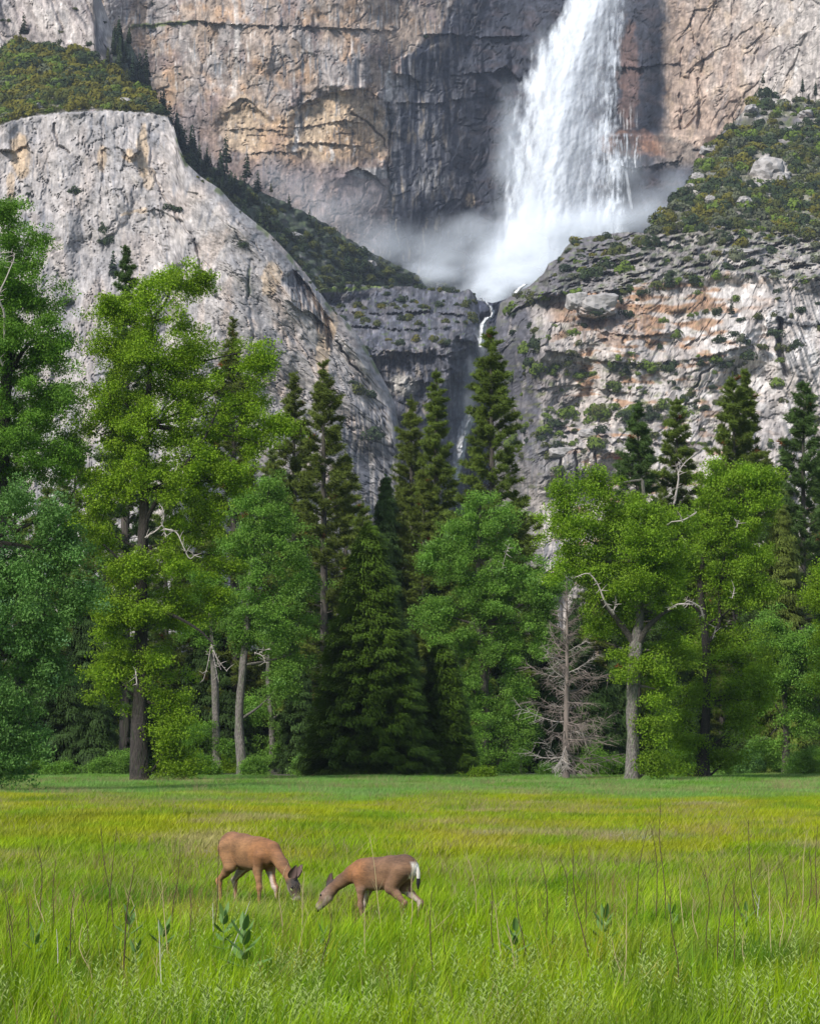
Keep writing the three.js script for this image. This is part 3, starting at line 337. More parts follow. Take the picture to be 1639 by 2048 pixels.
function brush(name, label, zone, n, box, dep, tones, size, geos = SHRUBS, seed = 1) {
  const r = rng(seed), lists = geos.map(() => []), v = new THREE.Vector3();
  for (let i = 0; i < n; i++) {
    const x = box[0] + (box[2] - box[0]) * r(), y = box[1] + (box[3] - box[1]) * r(), k = zone(x, y); if (r() > k) continue;
    const d = dep(x, y), s = (size[0] + (size[1] - size[0]) * Math.pow(r(), 2.6)) * mpp(d), t = tones[Math.floor(clamp(r() * 0.7 + 0.3 * (0.5 + fbm(x / 30, y / 20, 2)), 0, 0.999) * tones.length)], b = 0.8 + 0.4 * r(); at(x, y, d, v);
    lists[i % geos.length].push({ m: place(v.x, v.y - s * (geos === SPIRES ? 0.02 : 0.35), v.z, 0, r() * 6.283, geos === SPIRES ? (r() - 0.5) * 0.06 : (r() - 0.5) * 0.3, s, s * (0.85 + 0.3 * r()), s), c: [t[0] * b, t[1] * b, t[2] * b] });
  }
  const o = new THREE.Group(); o.name = name; tag(o, label, name.replace(/_/g, ' '), null, 'stuff'); scene.add(o); lists.forEach((l, i) => l.length && copies(geos === SPIRES ? 'small_trees' : 'shrubs', geos[i], brushMat, l, o, 'stuff'));
}
brush('chaparral', 'olive green brush covering the bench on the left buttress', (x, y) => y > buttTop(x) - 2 && y < rim(x) - 4 ? (fbm(x / 16, y / 8, 3) > 0.24 ? 0.2 : 1) : 0, 2400, [-150, 70, 345, 262], buttDepth, [OLIVE, OLIVE, BRUSH, OLIVE, DARKB, FRESH, GREYB], [9, 28], SHRUBS, 1);
brush('chaparral', 'dark green brush covering the right-hand mountainside', (x, y) => { const t = slopeTop(x), s = shelf(x); if (y < t + 2 || y > s - 22) return 0; if (oval(x, y, 1537, 342, 36, 33, 0.2, 0.05) > 0.4 || oval(x, y, 1487, 402, 13, 9, 0.3) > 0.4) return 0; const up = sst(300, 250, y), n = fbm(x / 24 + 5, y / 13, 3); return x > 1300 ? sst(lerp(-0.32, 0.0, up) + 0.55 * sst(455, 490, y), lerp(-0.12, 0.2, up) + 0.5 * sst(455, 490, y), n) : sst(0.08, 0.25, n) * 0.75; }, 5600, [1100, 130, 1800, 560], slopeDepth, [BRUSH, FRESH, DARKB, OLIVE, GREYB, BRUSH, DARKB, FRESH], [8, 27], SHRUBS, 2);
brush('ledge_shrubs', 'scattered shrubs on the ledges of the lower right cliff', (x, y) => { const s = shelf(x); if (y < s - 20) return 0; const band = Math.max(1 - sst(0, 16, Math.abs(y - pl([[1040, 745], [1200, 748], [1300, 738], [1400, 725], [1640, 700]], x))), 1 - sst(0, 26, Math.abs(y - 830 + (x - 1200) * 0.08)), 1 - sst(0, 14, Math.abs(y - 884)), 0.5 * (1 - sst(0, 14, Math.abs(y - s - 4))), 0.9 * (1 - sst(0, 30, Math.abs(x - 1062 - (y - 690) * 0.1))) * sst(640, 670, y) * sst(760, 720, y)); return band * sst(-0.02, 0.2, fbm(x / 20 + 8, y / 12, 3)) * sst(1560, 1380, x) + 0.03; }, 4200, [1020, 540, 1660, 960], slopeDepth, [BRUSH, FRESH, DARKB, BRUSH, FRESH, GREYB], [7, 22], SHRUBS, 3);
brush('ledge_shrubs', 'dark shrubs along the ledges beside the lower fall', (x, y) => { if (y < ledgeTop(x)) return 0; const band = Math.max(1 - sst(0, 8, y - ledgeTop(x)), 1 - sst(0, 10, Math.abs(y - 612 - 8 * n2(x / 30, 2))), 0.8 * (1 - sst(0, 10, Math.abs(y - 642 - 8 * n2(x / 26, 7)))), 0.6 * (1 - sst(0, 8, Math.abs(y - 684)))); return band * sst(0.0, 0.2, fbm(x / 18, y / 12, 3)); }, 1600, [640, 570, 950, 700], ledgeDepth, [DARKB, BRUSH, DARKB, OLIVE], [6, 15], SHRUBS, 4);
brush('talus_wood', 'dark conifer wood on the talus slope behind the buttress', (x, y) => y > talusTop(x) + 4 && y > buttTop(x) - 120 && x < 760 ? lerp(1, 0.10, sst(470, 600, x)) * sst(-0.4, 0, fbm(x / 30, y / 30, 2)) : 0, 1500, [225, 60, 800, 620], talusDepth, [[0.028, 0.048, 0.026], [0.035, 0.058, 0.024], [0.045, 0.065, 0.022]], [38, 84], SPIRES, 5);
brush('talus_brush', 'low brush on the talus slope running down to the ledges', (x, y) => y > talusTop(x) + 2 && y < talusTop(x) + 170 ? lerp(0.6, 0.95, sst(480, 560, x)) * sst(950, 860, x) * sst(-0.35, 0.05, fbm(x / 20, y / 12, 3)) * sst(talusTop(x) + 4, talusTop(x) + 60 * sst(480, 560, x) * sst(720, 620, x) + 8, y) : 0, 2600, [330, 240, 950, 660], talusDepth, [DARKB, BRUSH, DARKB, [0.05, 0.065, 0.03]], [9, 20], SHRUBS, 6);
brush('rim_shrubs', 'thin line of shrubs along the edge of the left buttress', (x, y) => { const e = y - buttTop(x); return e > 0 && e < 9 && x > 345 ? sst(-0.1, 0.15, n2(x / 26, 3)) : 0; }, 2600, [345, 240, 800, 880], buttDepth, [OLIVE, BRUSH, DARKB, FRESH], [4, 9], SHRUBS, 7);
// single shrubs and trees that stand out
const protoShrub = SHRUBS.map((g, i) => g), soloMats = new Map();
function solo(kind, px, py, size, tone, label, dep, k = 0, flatten = 1) {
  if (!soloMats.has(tone)) soloMats.set(tone, leafy(tone, 0.75, 0.15)); const d = dep(px, py), s = size * mpp(d), root = thing(kind === 'tree' ? 'small_conifer' : 'shrub', label, kind === 'tree' ? 'tree' : 'shrub', at(px, py, d, new THREE.Vector3()));
  if (kind === 'tree') { part('trunk', limb([[0, -0.5, 0, s * 0.018], [0, s * 0.5, 0, s * 0.010], [0, s * 0.92, 0, 0.03]], 5, 0, 1), barkMid, root); const m = part('crown', SPIRES[k % 3], soloMats.get(tone), root); m.scale.set(s * (k === 1 ? 0.9 : 1.15), s, s); }
  else { part('stem', limb([[0, -0.6, 0, s * 0.06], [s * 0.1, s * 0.5, 0, s * 0.03]], 4, 0, 1, 1), barkMid, root); const m = part('crown', SHRUBS[k % 3], soloMats.get(tone), root); m.scale.set(s, s * flatten, s); m.rotation.y = px; m.position.y = -s * 0.3; }
}

// ---------- trees ----------
const barkDark = mat({ color: new THREE.Color().setRGB(0.045, 0.036, 0.03) }), barkGrey = mat({ color: new THREE.Color().setRGB(0.20, 0.175, 0.155) }), barkMid = mat({ color: new THREE.Color().setRGB(0.10, 0.083, 0.07) }), barkRed = mat({ color: new THREE.Color().setRGB(0.115, 0.065, 0.042) }), deadWood = mat({ color: new THREE.Color().setRGB(0.40, 0.355, 0.315) }), snagWood = mat({ color: new THREE.Color().setRGB(0.21, 0.17, 0.145) });
{ const w = 128, h = 256, dta = new Uint8Array(w * h * 4); for (let j = 0; j < h; j++) for (let i = 0; i < w; i++) { const b = 128 + 120 * clamp(ridge(i / 8, j / 38, 3) - 0.55, -1, 1) * 1.3, o = (j * w + i) * 4; dta[o] = dta[o + 1] = dta[o + 2] = clamp(b, 0, 255); dta[o + 3] = 255; }
  const t = new THREE.DataTexture(dta, w, h); t.magFilter = t.minFilter = THREE.LinearFilter; t.wrapS = t.wrapT = THREE.RepeatWrapping; t.needsUpdate = true;
  const tone = new Uint8Array(w * h * 4); for (let j = 0; j < h; j++) for (let i = 0; i < w; i++) { const o = (j * w + i) * 4, u = Math.cos(i / w * 6.283) * 3, v = Math.sin(i / w * 6.283) * 3, b = 190 + 90 * fbm(u + j / 22, v - j / 30, 4, 0.65) + 0.35 * (dta[o] - 128), g = sst(0.12, 0.4, fbm(u * 0.7 + 9, j / 34 + v, 3)); tone[o] = clamp(b * (1 - 0.22 * g), 0, 255); tone[o + 1] = clamp(b, 0, 255); tone[o + 2] = clamp(b * (1 - 0.35 * g), 0, 255); tone[o + 3] = 255; }
  const tm = new THREE.DataTexture(tone, w, h); tm.colorSpace = THREE.SRGBColorSpace; tm.magFilter = tm.minFilter = THREE.LinearFilter; tm.wrapS = tm.wrapT = THREE.RepeatWrapping; tm.needsUpdate = true;
  for (const m of [barkDark, barkGrey, barkMid, barkRed]) { m.bumpMap = t; m.bumpScale = 0.05; m.map = tm; m.color.multiplyScalar(1.6); } }
// a tapering limb through points [x, y, z, radius]
function limb(pts, sides = 9, wobble = 0.06, seed = 1, steps = 0) {
  const curve = new THREE.CatmullRomCurve3(pts.map((p) => new THREE.Vector3(p[0], p[1], p[2])), false, 'centripetal'), n = steps || Math.max(2, (pts.length - 1) * 4), pos = [], uv = [], idx = [];
  const X = new THREE.Vector3(), Y = new THREE.Vector3(), T = new THREE.Vector3(), P = new THREE.Vector3(), ref = new THREE.Vector3(0.31, 0.12, 0.94);
  for (let i = 0; i <= n; i++) {
    const t = i / n; curve.getPoint(t, P); curve.getTangent(t, T); X.crossVectors(T, ref).normalize(); Y.crossVectors(T, X);
    const s = t * (pts.length - 1), k = Math.min(pts.length - 2, Math.floor(s)), r = lerp(pts[k][3], pts[k + 1][3], s - k);
    for (let j = 0; j <= sides; j++) { const a = j / sides * 6.28318, q = r * (1 + wobble * 2 * n2(Math.cos(a) * 1.5 + seed * 7, Math.sin(a) * 1.5 + t * n * 0.4)); pos.push(P.x + X.x * Math.cos(a) * q + Y.x * Math.sin(a) * q, P.y + X.y * Math.cos(a) * q + Y.y * Math.sin(a) * q, P.z + X.z * Math.cos(a) * q + Y.z * Math.sin(a) * q); uv.push(j / sides * 2, t * n * 0.35); }
  }
  for (let i = 0; i < n; i++) for (let j = 0; j < sides; j++) { const a = i * (sides + 1) + j, b = a + sides + 1; idx.push(a, b, a + 1, a + 1, b, b + 1); }
  const tip = pos.length / 3; const e = pts[pts.length - 1]; pos.push(e[0], e[1], e[2]); uv.push(0, 0); for (let j = 0; j < sides; j++) idx.push(n * (sides + 1) + j, tip, n * (sides + 1) + j + 1);
  const g = new THREE.BufferGeometry(); g.setAttribute('position', new THREE.Float32BufferAttribute(pos, 3)); g.setAttribute('uv', new THREE.Float32BufferAttribute(uv, 2)); g.setIndex(idx); g.computeVertexNormals(); return g;
}
// a spray of n leaves within radius r: folded diamonds on all sides, hanging a little
function leafSpray(n, r, size, seed, flat = 0.7) {
  const R = rng(seed), pos = [], a = new THREE.Vector3(), u = new THREE.Vector3(), v = new THREE.Vector3(), q = new THREE.Quaternion();
  for (let i = 0; i < n; i++) {
    do a.set(R() * 2 - 1, R() * 2 - 1, R() * 2 - 1); while (a.lengthSq() > 1); a.multiplyScalar(r); a.y *= flat;
    q.setFromEuler(new THREE.Euler((R() - 0.5) * 2.2 + 0.7, R() * 6.283, (R() - 0.5) * 1.6, 'YXZ')); const s = size * (0.7 + 0.6 * R());
    u.set(1, 0, 0).applyQuaternion(q).multiplyScalar(s * 0.42); v.set(0, 0, 1).applyQuaternion(q).multiplyScalar(s * 0.55); const w = new THREE.Vector3(0, 1, 0).applyQuaternion(q).multiplyScalar(s * 0.12);
    const A = a.clone().sub(v), B = a.clone().add(u).add(w), C = a.clone().add(v), D = a.clone().sub(u).add(w);
    for (const p of [A, B, C, A, C, D]) pos.push(p.x, p.y, p.z);
  }
  return soup(pos);
}
const SPRAYS = [leafSpray(52, 0.44, 0.092, 1, 0.55), leafSpray(52, 0.44, 0.088, 2, 0.55)];
const leafGreen = leafy([1, 1, 1], 0.5, 0.5);
const TINT = { leafy: [0.24, 0.385, 0.024], bright: [0.25, 0.39, 0.020], fresh: [0.21, 0.38, 0.055], mid: [0.17, 0.33, 0.035], silver: [0.17, 0.33, 0.075], deep: [0.07, 0.15, 0.022], shrub: [0.12, 0.22, 0.03] };
// broadleaf tree. trunk and limbs: [px, py, width px, depth offset m]; lobes: [px, py, rx, ry, depth offset]
function broadleaf(o) {
  const base = ground(o.trunk[0][0], o.trunk[0][1]), d = -base.z, m = mpp(d), r = rng(o.seed), root = thing(o.name, o.label, o.category ?? 'tree', base, o.group), L = (p) => { const v = at(p[0], p[1], d, new THREE.Vector3()); return [v.x - base.x, Math.max(v.y - base.y, -0.1), (p[3] ?? 0), p[2] * m / 2]; };
  if (o.trunkless !== true) { const tr = o.trunk.map(L); tr[0][3] *= 1.25; part('trunk', limb(tr, 14, 0.16, o.seed), o.bark ?? barkMid, root); }
  (o.limbs ?? []).forEach((l, i) => part('branch', limb(l.map(L).map((p) => [p[0], p[1], p[2], p[3] * 0.85]), 7, 0.14, o.seed + i), o.bark === barkGrey ? barkMid : o.bark ?? barkMid, root));
  (o.dead ?? []).forEach((l, i) => { const p = l.map(L).map((e, k) => [e[0] + (k ? (r() - 0.5) * 0.12 : 0), e[1] + (k ? (r() - 0.5) * 0.12 : 0), e[2], e[3] * 0.6]), gs = [limb(p, 6, 0.2, o.seed + 40 + i)]; for (let q = 0; q < p.length * 3; q++) { const k = Math.floor(r() * (p.length - 1)), f = r(), a = p[k], b = p[k + 1], ln = 0.2 + 0.5 * r(), dx = (r() - 0.5) * 1.6, dy = r() * 1.3 - 0.5, S = [lerp(a[0], b[0], f), lerp(a[1], b[1], f), lerp(a[2], b[2], f)]; gs.push(limb([[...S, 0.022], [S[0] + dx * ln * 0.5, S[1] + dy * ln * 0.6, S[2] + 0.1, 0.015], [S[0] + dx * ln, S[1] + dy * ln, S[2] + 0.1, 0.006]], 4, 0.1, q, 3)); } part('bare_branch', mergeGeometries(gs), deadWood, root); });
  let bo = 0; const list = [[], []], twigs = [], tint = TINT[o.tint ?? 'mid'];
  for (const lobe of o.lobes) {
    const c = L([lobe[0], lobe[1], 1, lobe[4] ?? 0]), rx = lobe[2] * m * 0.86, ry = lobe[3] * m * 0.86, rz = Math.min(rx * 0.95, ry * 1.3), area = rx * ry, clumps = Math.round((o.density ?? 1) * (10.5 * area + 6));
    const tr = o.trunk.map(L), near = tr.reduce((a, b) => Math.abs(b[1] - (c[1] - ry * 0.6)) < Math.abs(a[1] - (c[1] - ry * 0.6)) ? b : a);
    if (rx > 0.9) twigs.push(limb([[near[0], near[1], near[2], Math.min(0.11, near[3])], [lerp(near[0], c[0], 0.5), lerp(near[1], c[1], 0.4), lerp(near[2], c[2], 0.5), 0.06], [c[0], c[1], c[2], 0.03]], 5, 0.1, o.seed));
    for (let k = 0; k < clumps; k++) {
      const u = r() * 2 - 1, ph = r() * 6.283, s = Math.sqrt(1 - u * u), rad = 0.35 + 0.70 * Math.sqrt(r()), kx = c[0] + rx * rad * s * Math.cos(ph), ky = c[1] + ry * rad * u, kz = c[2] + rz * rad * s * Math.sin(ph);
      if (ky < 0.15 || n2(kx / 1.7 + o.seed, ky / 1.7 + kz / 2.3) < -0.27) continue;
      const cs = 0.34 + 0.36 * r(), tone = 0.82 + 0.34 * r() + 0.14 * n2(kx / 2.2 + 9, ky / 2.2 + kz);
      if (k % 3 === 0 && rx > 0.9) twigs.push(limb([[lerp(c[0], kx, 0.25), lerp(c[1], ky, 0.25) - 0.1, lerp(c[2], kz, 0.25), 0.028], [kx, ky, kz, 0.010]], 3, 0, 1, 1));
      for (let q = 0, nq = 6 + Math.floor(r() * 4); q < nq; q++) { const b = (0.92 + 0.16 * r()) * tone, g = 0.96 + 0.08 * r(), sc = (o.leaf ?? 1) * (0.85 + 0.4 * r()); list[q & 1].push({ m: place(kx + (r() - 0.5) * 1.5 * cs + s * Math.cos(ph) * (bo = r() * 1.9 - 0.9) * cs, ky + (r() - 0.55) * 1.1 * cs - (o.droop ?? 0) * r() + (u * 0.8 * bo - 0.35 * Math.max(0, bo)) * cs, kz + (r() - 0.5) * 1.5 * cs + s * Math.sin(ph) * bo * cs, r() * 0.8 - 0.4, r() * 6.283, r() * 0.8 - 0.4, sc), c: r() < 0.03 ? [tint[0] * 1.4, tint[1] * 1.3, tint[2] * 2.4] : [tint[0] * b * g, tint[1] * b, tint[2] * b] }); }
    }
  }
  if (twigs.length) part('twigs', mergeGeometries(twigs), o.bark ?? barkMid, root, 'stuff');
  const crown = new THREE.Group(); crown.name = 'crown'; root.add(crown); list.forEach((l, i) => l.length && copies('foliage', SPRAYS[i], leafGreen, l, crown, 'stuff'));
  return root;
}
// conifers ---------------------------------------------------------------
function needleTuft(n, len, wide, seed, spread) {                  // a brush of needles round a twig end
  const R = rng(seed), pos = [], d = new THREE.Vector3(), s = new THREE.Vector3();
  for (let i = 0; i < n; i++) { const o = R() * 0.5 - 0.25; d.set(R() * 2 - 1, (R() * 2 - 1) + 0.25, R() * 2 - 1).normalize(); d.x += spread; d.normalize(); s.set(R() - 0.5, R() - 0.5, R() - 0.5).cross(d).normalize().multiplyScalar(wide); const l = len * (0.6 + 0.5 * R()); pos.push(o + s.x, s.y, s.z, o - s.x, -s.y, -s.z, o + d.x * l, d.y * l, d.z * l); }
  return soup(pos);
}
function flatSpray(n, seed) {                                      // a hanging fan of scale leaves, as on incense cedar
  const R = rng(seed), pos = [];
  for (let i = 0; i < n; i++) { const t = R(), a = (R() - 0.5) * 1.5, x = t * 0.6 - 0.25, z = (R() - 0.5) * 0.6, y = -0.14 * t * t + (R() - 0.5) * 0.34, l = 0.10 + 0.10 * R(), w = 0.030; const dx = Math.cos(a) * l, dz = Math.sin(a) * l, dy = -0.06 - R() * 0.08; pos.push(x - dz * w / l, y, z + dx * w / l, x + dz * w / l, y + 0.03, z - dx * w / l, x + dx, y + dy, z + dz); }
  return soup(pos);
}
const PINE = needleTuft(60, 0.36, 0.024, 11, 0.4), FIR = flatSpray(60, 12);
const needleGreen = leafy([1, 1, 1], 0.62, 0.2);
const CON = { pine: [0.12, 0.17, 0.026], darkpine: [0.075, 0.13, 0.032], olive: [0.115, 0.15, 0.024], cedar: [0.070, 0.125, 0.010], fir: [0.040, 0.076, 0.015], rust: [0.22, 0.075, 0.02] };  // fir green is darkened to carry the shade inside the wood
function conifer(o) {                                              // top, base in px; w half width px; profile: how the width runs down the crown
  const b0 = at(o.base[0], 1500, o.d, new THREE.Vector3()); b0.y = 0; const top = at(o.top[0], o.top[1], o.d, new THREE.Vector3()), m = mpp(o.d), H = top.y, r = rng(o.seed), root = thing(o.name, o.label, 'tree', b0, o.group), lean = top.x - b0.x, W0 = o.w * m * (o.kind === 'pine' ? 1.15 : 1), kind = o.kind ?? 'pine', cb = o.from ?? 0.12;
  part('trunk', limb([[0, -0.2, 0, H * 0.0125], [lean * 0.3, H * 0.3, 0, H * 0.0105], [lean * 0.7, H * 0.7, 0, H * 0.006], [lean, H * 0.99, 0, 0.03]], 8, 0.06, o.seed), o.bark ?? barkMid, root);
  const list = [], br = [], flat = kind === 'cedar' || kind === 'fir', step = kind === 'cedar' ? 0.16 : flat ? 0.32 : 0.6, tint = CON[o.tint ?? kind];
  for (let yy = H * cb; yy < H - 0.3; yy += step * (0.75 + 0.5 * r())) {
    const t = clamp((H - yy) / (H * (1 - cb)), 0, 1), shape = flat ? Math.pow(t, kind === 'cedar' ? 0.95 : 0.78) * (1 - 0.16 * sst(0.85, 1, t)) * (0.94 + 0.2 * n2(t * 7 + o.seed, 9)) : 1.55 * Math.pow(t, 0.76) * (1 - 0.35 * sst(0.6, 1, t)) * (0.88 + 0.4 * n2(t * 8 + o.seed, 3)), nb = kind === 'cedar' ? 13 : flat ? 9 : 4 + Math.floor(r() * 2.5), a0 = r() * 6.283;
    for (let k = 0; k < nb; k++) {
      const y = yy + (r() - 0.5) * step * (flat ? 2.4 : 1.1), a = a0 + k / nb * 6.283 + (r() - 0.5) * 0.9, len = Math.max(flat ? 0.1 : 0.16, W0 * shape * (kind === 'cedar' ? 0.86 + 0.17 * r() : flat ? 0.72 + 0.36 * r() : 0.62 + 0.5 * r())), lift = kind === 'cedar' ? -0.02 + 0.45 * (1 - t) : flat ? -0.15 + 0.3 * (1 - t) : 0.15 + 0.45 * (1 - t) - 0.28 * t, cx = lean * y / H, ca = Math.cos(a), sa = Math.sin(a);
      const P = (s) => [cx + ca * len * s, y + len * (lift * s + (flat ? -0.22 : 0.10) * s * s), sa * len * s];
      if (!flat || k % 3 === 0) br.push(limb([[...P(0), 0.018 + 0.012 * len], [...P(0.55), 0.012 + 0.006 * len], [...P(1), 0.008]], 3, 0, 1, 2));
      const nt = flat ? 4 + Math.round(len * 3.4) : 4 + Math.round(len * 3.0), tone = 0.78 + 0.44 * r();
      for (let q = 0; q < nt; q++) { const s = flat ? 1 - 0.9 * Math.pow(r(), 1.4) : 1 - 0.55 * Math.pow(r(), 1.5), p = P(s), j = kind === 'cedar' ? 0.3 : flat ? 0.26 : 0.16 + 0.14 * len * 0.5, b = tone * (0.85 + 0.3 * r()), cc = kind === 'pine' && r() < (o.rust ?? 0.003) * 0.5 ? CON.rust : tint; list.push({ m: place(p[0] + (r() - 0.5) * 2 * j, p[1] + (r() - 0.5) * 1.2 * j, p[2] + (r() - 0.5) * 2 * j, 0, -a + (r() - 0.5) * 0.8, flat ? (kind === 'cedar' ? 0.25 : -0.25) + (r() - 0.5) * 0.9 : 0.35 + (r() - 0.5) * 0.6, (o.needle ?? 1) * (0.8 + 0.45 * r()) * lerp(flat ? 0.4 : 0.6, 1, sst(0, 0.14, t))), c: [cc[0] * b, cc[1] * b, cc[2] * b] }); }
    }
  }
  for (let q = 0; q < 8; q++) list.push({ m: place(lean, H - 0.1 - 0.13 * q, 0, 0, r() * 6, 1.3, 0.35 + 0.04 * q), c: tint });
  part('branches', mergeGeometries(br), o.bark ?? barkMid, root, 'stuff'); copies('needles', flat ? FIR : PINE, needleGreen, list, root, 'stuff'); return root;
}

// the two near poplars at the left edge
broadleaf({ name: 'cottonwood', seed: 101, label: 'tall cottonwood cut by the left picture edge with bare twisted top limb', tint: 'mid', density: 1.25, bark: barkDark, trunk: [[-30, 1568, 40, 0.5], [-10, 1200, 34], [8, 900, 26], [14, 740, 20], [20, 600, 12], [24, 470, 5]], limbs: [[[12, 760, 14], [60, 690, 9, 0.4], [120, 660, 4, 0.6]], [[8, 880, 14], [-50, 780, 9], [-90, 700, 5]]],
  dead: [[[18, 700, 8, 1.6], [22, 640, 7, 2.2], [12, 610, 5, 2.6], [30, 570, 4, 2.8], [42, 525, 3, 2.6], [10, 522, 2, 2.6]], [[16, 740, 7, 1.8], [2, 700, 6, 2.4], [-10, 690, 4, 2.5]]], lobes: [[20, 425, 28, 36], [40, 500, 60, 52], [5, 560, 90, 60], [70, 590, 62, 46], [40, 680, 100, 70], [115, 700, 50, 45], [20, 790, 110, 80], [110, 800, 60, 60], [-40, 650, 90, 100], [60, 890, 120, 80], [-40, 900, 100, 120], [130, 900, 50, 60]] });
broadleaf({ name: 'cottonwood', seed: 102, label: 'silvery green cottonwood drooping down to the grass at left edge', tint: 'silver', droop: 0.35, bark: barkDark, trunk: [[-60, 1590, 46], [-50, 1300, 36], [-30, 1080, 20], [0, 980, 8]], lobes: [[20, 1000, 90, 60], [100, 1030, 60, 50], [20, 1100, 120, 80], [130, 1110, 60, 60], [150, 1190, 45, 50], [40, 1210, 110, 90], [-60, 1150, 120, 140], [20, 1310, 110, 90], [90, 1330, 55, 60], [-40, 1420, 110, 100], [40, 1430, 60, 80], [10, 1520, 80, 46], [-80, 1520, 90, 50], [85, 1270, 60, 40]] });
// the main tree left of centre
broadleaf({ name: 'cottonwood', seed: 103, label: 'large bright green cottonwood with thick dark trunk left of centre', tint: 'bright', bark: barkDark, trunk: [[280, 1568, 31], [280, 1400, 27], [284, 1250, 24], [286, 1100, 21], [290, 980, 18], [293, 850, 12], [300, 740, 8], [306, 640, 5]],
  limbs: [[[288, 1050, 12], [330, 980, 9, 0.6], [400, 900, 7, 1], [440, 820, 4, 1]], [[290, 960, 10], [240, 860, 7, 0.5], [215, 760, 4, 0.6]], [[284, 1250, 11], [320, 1225, 9, 1], [400, 1260, 6, 1.4], [430, 1290, 3, 1.5]], [[292, 880, 8], [360, 790, 6, -0.5], [470, 730, 3, -0.6]], [[283, 1180, 10], [240, 1120, 6, 0.6], [210, 1090, 3, 0.8]]],
  dead: [[[300, 1082, 5, 2.6], [335, 1062, 4, 3.2], [340, 1035, 3, 3.3], [330, 1015, 2, 3.3]], [[340, 1066, 4, 3.2], [365, 1072, 4, 3.4], [378, 1100, 3, 3.5], [390, 1125, 3, 3.5], [402, 1118, 2, 3.5]], [[338, 1065, 3, 3.2], [342, 1085, 2, 3.4]], [[278, 1340, 4, 1.8], [280, 1375, 3, 2]]],
  lobes: [[290, 575, 50, 36], [350, 562, 56, 30], [395, 555, 22, 16], [225, 610, 38, 34], [270, 640, 70, 50], [350, 640, 66, 48], [215, 680, 36, 46], [300, 720, 96, 56], [390, 700, 50, 46], [480, 705, 60, 40], [525, 725, 24, 22], [240, 790, 70, 56], [340, 800, 80, 60], [440, 780, 80, 50], [510, 800, 50, 40], [555, 855, 32, 30], [200, 870, 60, 56], [290, 880, 80, 60], [400, 880, 80, 60], [500, 880, 60, 46], [210, 960, 60, 60], [330, 970, 70, 60, 1], [430, 960, 80, 60], [200, 1050, 60, 60], [400, 1050, 70, 56], [340, 1130, 60, 50, 1], [430, 1110, 50, 56], [240, 1150, 56, 50], [215, 1240, 44, 40], [250, 1220, 50, 40, 1.4], [370, 1210, 70, 46], [430, 1220, 46, 50], [220, 1340, 50, 44], [250, 1310, 40, 30], [205, 1400, 36, 34], [288, 720, 50, 44, 1.6], [280, 830, 50, 50, 1.8], [300, 930, 50, 46, 1.8], [278, 1130, 36, 30, 1.8], [296, 1230, 36, 34, 1.8], [330, 1330, 60, 46], [340, 1420, 46, 60], [330, 1500, 46, 50], [360, 1530, 36, 24]] });
// slim poplars to its right
broadleaf({ name: 'poplar', seed: 104, label: 'slim green poplar with tall pale leaning trunk beside the dark cedar', tint: 'fresh', bark: barkGrey, trunk: [[484, 1553, 19], [479, 1440, 16], [486, 1330, 14], [497, 1220, 11], [503, 1130, 8], [535, 1000, 5], [540, 950, 3]], dead: [[[510, 1305, 3, 0.5], [525, 1315, 3, 0.6], [530, 1325, 2, 0.6]], [[519, 1305, 2, 0.5], [540, 1298, 3, 0.6]]],
  lobes: [[540, 970, 30, 26], [520, 1020, 60, 40], [575, 1040, 40, 40], [510, 1090, 60, 50], [580, 1110, 46, 46], [530, 1170, 70, 50], [610, 1170, 34, 40], [520, 1240, 70, 50], [595, 1240, 46, 40], [580, 1310, 50, 46], [470, 1090, 34, 50], [560, 1370, 46, 36], [470, 1260, 30, 36]] });
broadleaf({ name: 'poplar', seed: 105, label: 'thin poplar with pale trunk stub and grey dead twigs behind big cottonwood', tint: 'mid', bark: barkGrey, trunk: [[434, 1548, 17], [431, 1450, 15], [430, 1380, 14], [424, 1290, 9], [420, 1200, 6]], dead: [[[424, 1290, 4, 1], [440, 1320, 2, 1.2], [455, 1345, 1.5, 1.3]], [[426, 1290, 3, 1], [432, 1330, 2, 1.2], [440, 1365, 1.5, 1.2]], [[424, 1292, 3, 1], [418, 1330, 2, 1.3], [408, 1365, 1.5, 1.3]], [[428, 1296, 3, 1], [444, 1340, 1.5, 1.3]]], lobes: [[420, 1180, 50, 50], [400, 1270, 36, 30], [450, 1200, 40, 40], [385, 1470, 30, 40], [460, 1480, 26, 30]] });
broadleaf({ name: 'poplar', seed: 106, label: 'slender poplar with whitish bent stem just left of the dark cedar', tint: 'fresh', bark: barkGrey, trunk: [[546, 1543, 12], [542, 1440, 10], [536, 1360, 8], [538, 1290, 6], [548, 1200, 4]], lobes: [[550, 1260, 36, 36], [590, 1390, 36, 40], [560, 1470, 36, 36], [515, 1420, 26, 40], [600, 1480, 30, 40], [520, 1510, 26, 30], [580, 1330, 40, 30]] });
